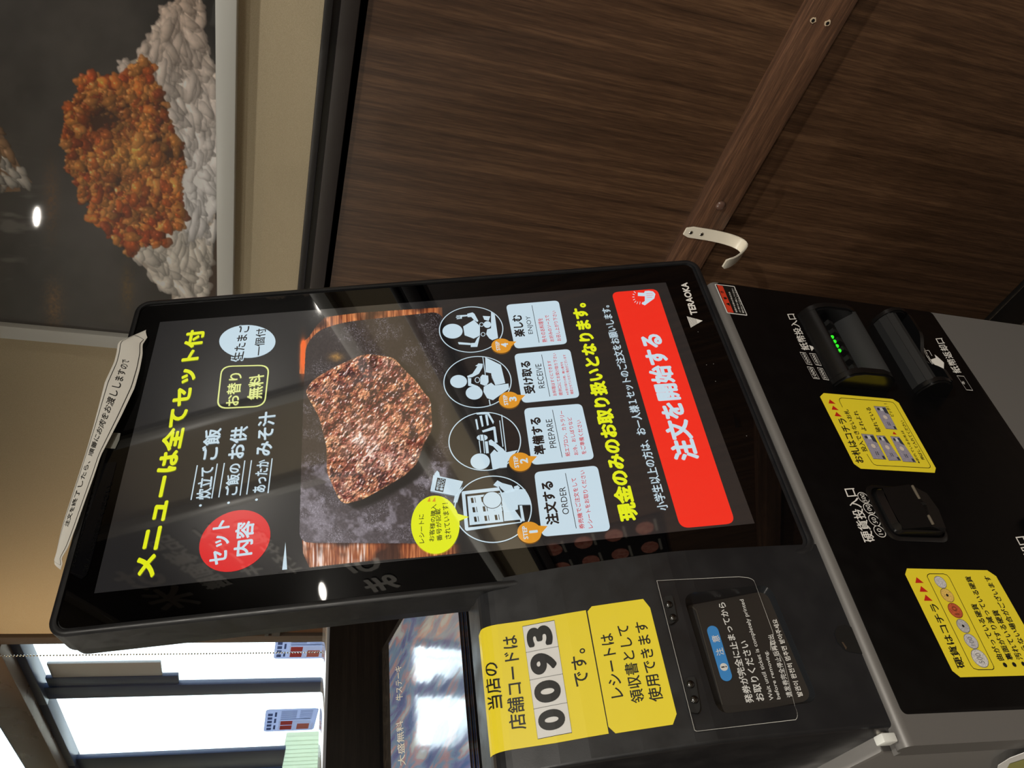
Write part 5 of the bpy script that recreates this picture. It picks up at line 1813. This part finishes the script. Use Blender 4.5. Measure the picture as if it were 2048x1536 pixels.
lt_(MS, N1, y1, '当店の', (396, 1094), (356, 750), (289, 1114))
lt_(MS, N1, y1, '店舗コードは', (566, 1246), (497, 553), (442, 1264))
lt_(MS, N1, y1, 'です。', (1030, 920), (995, 650), (918, 942))
y2 = yellow('yellow_label', MS, N1, [(1015, 381), (1046, 344), (1425, 289), (1477, 354), (1673, 1138), (1645, 1216), (1222, 1281), (1170, 1232)], 'yellow label with cut corners above the clear ticket flap, three lines of black text')
y2['group'] = 'yellow labels on the ticket machine'
lt_(MS, N1, y2, 'レシートは', (1283, 1008), (1197, 540), (1190, 1025))
lt_(MS, N1, y2, '領収書として', (1441, 1048), (1318, 478), (1340, 1064))
lt_(MS, N1, y2, '使用できます', (1577, 1038), (1452, 450), (1475, 1054))

HP = 0.0017
y3 = yellow('yellow_label', PS, Q4, [(185, 112), (742, 160), (792, 190), (1091, 718), (1083, 756), (487, 723), (430, 682), (157, 140)], 'yellow label with four banknote pictures beside the bill slot')
y3['group'] = 'yellow labels on the ticket machine'
QA = C(1640, 780, 0.11721)
py_ = lambda *a, **k: lt_(PS, QA, y3, *a, h=HP, **k)
py_('お札はコチラ', (742, 1252), (415, 493), (600, 1268), bold=0.02)
py_('投入できないお札', (800, 1062), (462, 345), (712, 1072))
py_('よれよれ', (782, 710), (615, 368), (706, 716))
py_('破れている', (1030, 732), (838, 308), (950, 738))
py_('ピッタ！！', (1250, 465), (1130, 248), (1190, 464))
py_('※折れているお札は', (1700, 1268), (1400, 708), (1652, 1264))
py_('伸ばして入れてください', (1778, 1210), (1405, 540), (1716, 1206))
for t in ([(150, 176), (250, 250), (133, 244)], [(206, 283), (304, 358), (186, 350)], [(262, 390), (357, 468), (238, 460)], [(1240, 726), (1296, 776), (1226, 768)]):
    lay('red_arrow', PS, [pxs(PS, QA, t)], M_RED, y3, HP)
lay('border_line', PS, polyl(pxs(PS, QA, [(367, 307), (325, 222), (314, 190), (322, 162), (352, 151), (800, 185), (1180, 215), (1235, 232), (1270, 270), (1862, 1302), (1864, 1330), (1842, 1346), (950, 1300), (905, 1284), (870, 1248), (785, 1112)]), 0.0006), M_INK, y3, HP)
M_NOTE = mat('banknote_lilac', (168, 162, 178), 0.5, noise=((900, 900, 900), (134, 130, 146), 4, 0.35, 0.65))
M_NOTE2 = mat('banknote_portrait', (52, 58, 70), 0.5)
M_NOTE3 = mat('banknote_oval', (214, 200, 186), 0.5)
M_NOTE4 = mat('banknote_face', (206, 208, 214), 0.5)
for q in (((684, 762), (890, 778), (1116, 1202), (896, 1192)), ((937, 790), (1085, 796), (1370, 1222), (1158, 1220)), ((1180, 804), (1330, 815), (1626, 1252), (1398, 1238)), ((898, 290), (1097, 302), (1303, 694), (1108, 678))):
    tr_, br, bl, tl = (np.array(PS.px(QA(*p))) for p in q)
    nb_ = lay('banknote_picture', PS, [[tuple(bl), tuple(br), tuple(tr_), tuple(tl)]], M_NOTE, y3, HP)
    u = lambda s, t: tuple((bl * (1 - s) + br * s) * (1 - t) + (tl * (1 - s) + tr_ * s) * t)
    ring('banknote_edge', PS, [tuple(bl), tuple(br), tuple(tr_), tuple(tl)], 0.0003, M_NOTE2, nb_, HP + 0.0001)
    lay('portrait', PS, [[u(0.66, 0.0), u(0.96, 0.05), u(0.94, 0.35), u(0.72, 0.3)], [u(0.8, 0.62), u(0.92, 0.6), u(0.93, 0.78), u(0.86, 0.86), u(0.78, 0.78), u(0.84, 0.74)]], M_NOTE2, nb_, HP + 0.0002)
    lay('portrait', PS, [[u(0.8, 0.3), u(0.94, 0.3), u(0.93, 0.6), u(0.86, 0.72), u(0.79, 0.6)]], M_NOTE4, nb_, HP + 0.0002)
    lay('oval', PS, [ell(np.array(u(0.52, 0.5)), 0.0028, 0.0026, 20)], M_NOTE3, nb_, HP + 0.0002)
    lay('denomination', PS, [[u(0.16, 0.4), u(0.3, 0.4), u(0.3, 0.46), u(0.16, 0.46)], [u(0.16, 0.55), u(0.3, 0.55), u(0.3, 0.6), u(0.16, 0.6)], [u(0.02, 0.04), u(0.14, 0.04), u(0.14, 0.22), u(0.02, 0.22)]], M_NOTE2, nb_, HP + 0.0002)

QB = C(1780, 1120, 0.15627)
cor = [np.array(PS.px(QB(*p))) for p in ((205, 117), (1230, 140), (1345, 216), (890, 1508), (785, 1425), (183, 190))]
dR = cor[2] - cor[1]
zlow = cor[1][1] - 0.0085
# right edge is vertical down from cor[1]; build the sheet as a rectangle with cut corners
xr_, xl_ = float(cor[0][0]), float(cor[3][0])
zu_ = float(cor[5][1])
zu2 = float(cor[0][1])
zb2_ = float(cor[2][1])
_P('stickB', xr_, xl_, zu_, zu2, float(cor[1][1]), zb2_, [tuple(c) for c in cor])
polyB = [tuple(cor[0]), tuple(cor[1]), tuple(cor[2]), (xl_ + 0.004, zb2_), (xl_, float(cor[1][1])), tuple(cor[3]), tuple(cor[4]), tuple(cor[5])]
c_ = np.mean(np.array(polyB), 0)
y4 = tag(empty('yellow_label', (float(c_[0]), PYY, float(c_[1]))), 'yellow label with six coin pictures beside the coin slot', 'label', 'yellow labels on the ticket machine')
lay('label_sheet', PS, [polyB], M_YEL, y4, 0.0011, thick=0.0003)
py_ = lambda *a, **k: lt_(PS, QB, y4, *a, h=HP, **k)
py_('硬貨はコチラ', (952, 1386), (580, 565), (846, 1402), bold=0.02)
py_('曲がっている硬貨', (1448, 1292), (1090, 568), (1366, 1300), bold=0.02)
py_('裏面がすり減っている硬貨', (1566, 1286), (1013, 218), (1486, 1294), bold=0.02)
py_('汚れている硬貨', (1690, 1282), (1360, 648), (1606, 1290), bold=0.02)
py_('入らない場合がございます', (1810, 1276), (1252, 212), (1730, 1284), bold=0.02)
for x, y in ((1454, 1352), (1572, 1347), (1690, 1340)):
    lay('bullet', PS, [ell(PS.px(QB(x, y)), 0.0021, n=20)], M_INK, y4, HP)
for t in ([(323, 230), (416, 303), (310, 304)], [(380, 343), (472, 417), (366, 416)], [(438, 453), (530, 532), (422, 531)]):
    lay('red_arrow', PS, [pxs(PS, QB, t)], M_RED, y4, HP)
lay('border_line', PS, polyl(pxs(PS, QB, [(462, 226), (466, 200), (490, 187), (668, 188), (712, 202), (745, 238), (1310, 1370), (1312, 1398), (1292, 1412), (1110, 1414), (1052, 1396), (1018, 1355)]), 0.0006, closed=True), M_INK, y4, HP)
cs = [np.array(PS.px(QB(*p))) for p in ((628, 295), (715, 462), (818, 657), (918, 855), (1020, 1050), (1130, 1268))]
dia = [20, 22, 23.5, 21, 22.6, 26.5]
gap = float(np.linalg.norm(cs[-1] - cs[0])) / (sum(dia) - (dia[0] + dia[-1]) / 2)
for k, (c, d) in enumerate(zip(cs, dia)):
    r = d * gap / 2 * 0.97
    cm = ((176, 174, 176), (196, 164, 84), (168, 80, 48), (160, 158, 158), (170, 168, 172), (184, 182, 180))[k]
    m_ = mat('coin_print', cm, 0.4, noise=((1400, 1400, 1400), tuple(min(255, int(v * 1.28)) for v in cm), 3, 0.4, 0.62))
    co = lay('coin_picture', PS, [ell(c, r, n=36)], m_, y4, HP)
    ring('coin_edge', PS, ell(c, r, n=36), 0.0004, mat('coin_edge_%d' % k, tuple(int(v * 0.6) for v in cm), 0.5), co, HP + 0.0002)
    if k in (1, 3):
        lay('coin_hole', PS, [ell(c, r * 0.2, n=14)], M_INK, co, HP + 0.0002)
    if k in (2, 4, 5):
        text_ab(PS, ('10', '100', '500')[(2, 4, 5).index(k)], c + (-r * 0.55, -r * 0.35), c + (r * 0.55, -r * 0.35), c + (-r * 0.55, r * 0.35), mat('coin_relief_%d' % k, tuple(int(v * 0.74) for v in cm), 0.4), co, HP + 0.0002)

# ------------------------------------------------------------------ notice taped over the top of the monitor
R1c = C(80, 640, 0.33849)
M_FILM = mat('black_film_letters', (2, 2, 2), 0.6, spec=0.1)
film = tag(empty('film_notice', DS.to3(0.3 * W, 0.04 * W, 0.001)), 'clear film with black letters on the upper monitor bezel, beneath the curled paper', 'notice')
lay('film_sheet', DS, [pxs(DS, R1c, [(150, 1480), (250, 1535), (290, 1480), (440, 900), (455, 840), (345, 850), (240, 1150)])], mat('smoked_film', (9, 10, 14), 0.12), film, 0.0006)
text(DS, R1c, '発券機で注文を終了したら', (208, 1468), (352, 860), (158, 1476), M_FILM, film, 0.0009, 0.02)
text(DS, R1c, '並んでお待ちください。', (285, 1490), (430, 960), (252, 1494), M_FILM, film, 0.0009, 0.015)
lay('border_line', DS, polyl(pxs(DS, R1c, [(168, 1490), (262, 1520), (282, 1500)]) + [], 0.0005), M_FILM, film, 0.0009)
tape = lay('adhesive_tape', DS, [pxs(DS, R1c, [(424, 668), (478, 672), (470, 712), (446, 764), (388, 760), (400, 700)])], mat('frosted_tape', (128, 128, 122), 0.6, spec=0.3), None, 0.0008, thick=0.0002)
tag(tape, 'grey translucent strip of adhesive tape on the upper bezel', 'tape')
low = [(122, 1476), (133, 1440), (128, 1408), (165, 1345), (210, 1230), (262, 1080), (318, 925), (360, 800), (412, 700), (480, 568), (560, 400), (590, 290), (606, 205), (606, 145), (634, 103)]
upp = [(86, 1436), (84, 1415), (96, 1380), (112, 1300), (136, 1200), (170, 1095), (225, 925), (275, 770), (318, 620), (352, 490), (384, 365), (438, 250), (452, 195), (462, 130), (628, 58)]


def resample(pl, n):
    a = np.array(pl, float)
    d = np.concatenate([[0], np.cumsum(np.linalg.norm(np.diff(a, axis=0), axis=1))])
    t = np.linspace(0, d[-1], n)
    return np.stack([np.interp(t, d, a[:, 0]), np.interp(t, d, a[:, 1])], 1)


class Sheet:
    """the standing, curling paper: a runs along it (0..1), b from its lower to its upper edge (0..1)"""
    cuts = []

    def __init__(s, low, upp, n=60):
        s.n = n
        lo, up = np.array(low, float), np.array(upp, float)
        tt = np.linspace(0, len(lo) - 1, n)
        s.lo, s.up = [], []
        for t in tt:
            i = min(int(t), len(lo) - 2)
            f = t - i
            ql = R1c(*(lo[i] * (1 - f) + lo[i + 1] * f))
            qu = R1c(*(up[i] * (1 - f) + up[i + 1] * f))
            a, b = DS.px(ql)
            hh_ = 0.0035 + 0.004 * sin(pi * t / (len(lo) - 1))
            r = ray(ql)
            d0 = ((DS.o - CAM) @ DS.n + hh_) / (r @ DS.n)
            P = CAM + r * d0
            r2 = ray(qu)
            lean = 0.004 + 0.006 * sin(pi * t / (len(lo) - 1))
            Q = CAM + r2 * ((P[1] + lean) / r2[1])
            s.lo.append(P)
            s.up.append(Q)
        s.lo, s.up = np.array(s.lo), np.array(s.up)

    def to3(s, a, b, h=0):
        a = min(max(a, 0), 1) * (s.n - 1)
        i = min(int(a), s.n - 2)
        f = a - i
        L, U_ = s.lo[i] * (1 - f) + s.lo[i + 1] * f, s.up[i] * (1 - f) + s.up[i + 1] * f
        d = U_ - L
        e = s.lo[i + 1] - s.lo[i]
        n = np.cross(e, d)
        n /= np.linalg.norm(n) + 1e-12
        if n[1] > 0:
            n = -n
        bul = 0.004 * 4 * b * (1 - b)
        return L + d * b + n * (h + bul * 0.5)


SH = Sheet(low, upp)
pn = tag(empty('paper_notice', tuple(SH.to3(0.5, 0))), 'white paper notice with black letters curling up over the top edge of the monitor', 'notice')
bm = bmesh.new()
NA, NB = 90, 8
fr_ = [[bm.verts.new(SH.to3(i / NA, j / NB, 0.0001)) for j in range(NB + 1)] for i in range(NA + 1)]
bk_ = [[bm.verts.new(SH.to3(i / NA, j / NB, -0.0001)) for j in range(NB + 1)] for i in range(NA + 1)]
for i in range(NA):
    for j in range(NB):
        bm.faces.new((fr_[i][j], fr_[i + 1][j], fr_[i + 1][j + 1], fr_[i][j + 1]))
        bm.faces.new((bk_[i][j], bk_[i][j + 1], bk_[i + 1][j + 1], bk_[i + 1][j]))
bmesh.ops.recalc_face_normals(bm, faces=bm.faces)
obj('paper_sheet', bm, M_PAPER, pn, smooth=180)


def on_sheet(q):
    """nearest sheet coordinates to a spot in the photograph"""
    best = None
    for i in range(0, 181):
        for j in range(0, 21):
            P = SH.to3(i / 180, j / 20) - CAM
            c = RM @ P
            x, y = FPX * c[1] / c[2] + 1024, 768 - FPX * c[0] / c[2]
            d = (x - q[0]) ** 2 + (y - q[1]) ** 2
            if best is None or d < best[0]:
                best = (d, (i / 180, j / 20))
    return best[1]


def sheet_text(body, q0, q1, b0, b1, bold=0.01):
    a0, a1 = on_sheet(q0)[0], on_sheet(q1)[0]
    A, F, lo, hi = glyphs(body, bold, 1.0)
    bm = bmesh.new()
    vs = []
    for x, y, z in A:
        u = (x - lo[0]) / (hi[0] - lo[0])
        v = (y - lo[1]) / (hi[1] - lo[1])
        vs.append(bm.verts.new(SH.to3(a0 + u * (a1 - a0), b0 + v * (b1 - b0), 0.0004)))
    for f in F:
        try:
            bm.faces.new([vs[i] for i in f])
        except ValueError:
            pass
    return obj('lettering', bm, M_INK, pn)


sheet_text('注文を終了したら、順番にお肉をお渡ししますので', R1c(170, 1225), R1c(490, 232), 0.40, 0.72)
ln_ = []
bm = bmesh.new()
for b in (0.10, 0.88):
    for i in range(4, NA - 3):
        p0, p1, p2, p3 = (SH.to3(i / NA, b - 0.012, 0.0004), SH.to3((i + 1) / NA, b - 0.012, 0.0004), SH.to3((i + 1) / NA, b + 0.012, 0.0004), SH.to3(i / NA, b + 0.012, 0.0004))
        bm.faces.new([bm.verts.new(p) for p in (p0, p1, p2, p3)])
for a in (4 / NA, (NA - 3) / NA):
    for j in range(10):
        b0_, b1_ = 0.10 + 0.078 * j, 0.10 + 0.078 * (j + 1)
        bm.faces.new([bm.verts.new(SH.to3(*p, 0.0004)) for p in ((a - 0.001, b0_), (a + 0.001, b0_), (a + 0.001, b1_), (a - 0.001, b1_))])
obj('border_line', bm, M_INK, pn)

# ------------------------------------------------------------------ leaflet hanging at the side of the cabinet
SP = Plane((xb0 - 0.004, 0, 0), (0, -1, 0), (0, 0, 1))
lf = pxs(SP, ID, [(1990, 1560), (1996, 1530), (2020, 1515), (2060, 1500), (2140, 1490), (2140, 1590), (2000, 1600)])
e = tag(empty('leaflet', tuple(SP.to3(*np.mean(np.array(lf), 0), 0))), 'white leaflet with an olive print on the side of the silver cabinet', 'leaflet')
lay('leaflet_sheet', SP, [lf], M_WLAB, e, 0.0, thick=0.0004)
lay('olive_print', SP, [pxs(SP, ID, [(2008, 1545), (2018, 1526), (2062, 1512), (2130, 1506), (2130, 1560), (2020, 1575)])], mat('olive_ink', (150, 148, 84), 0.6), e, 0.0008)
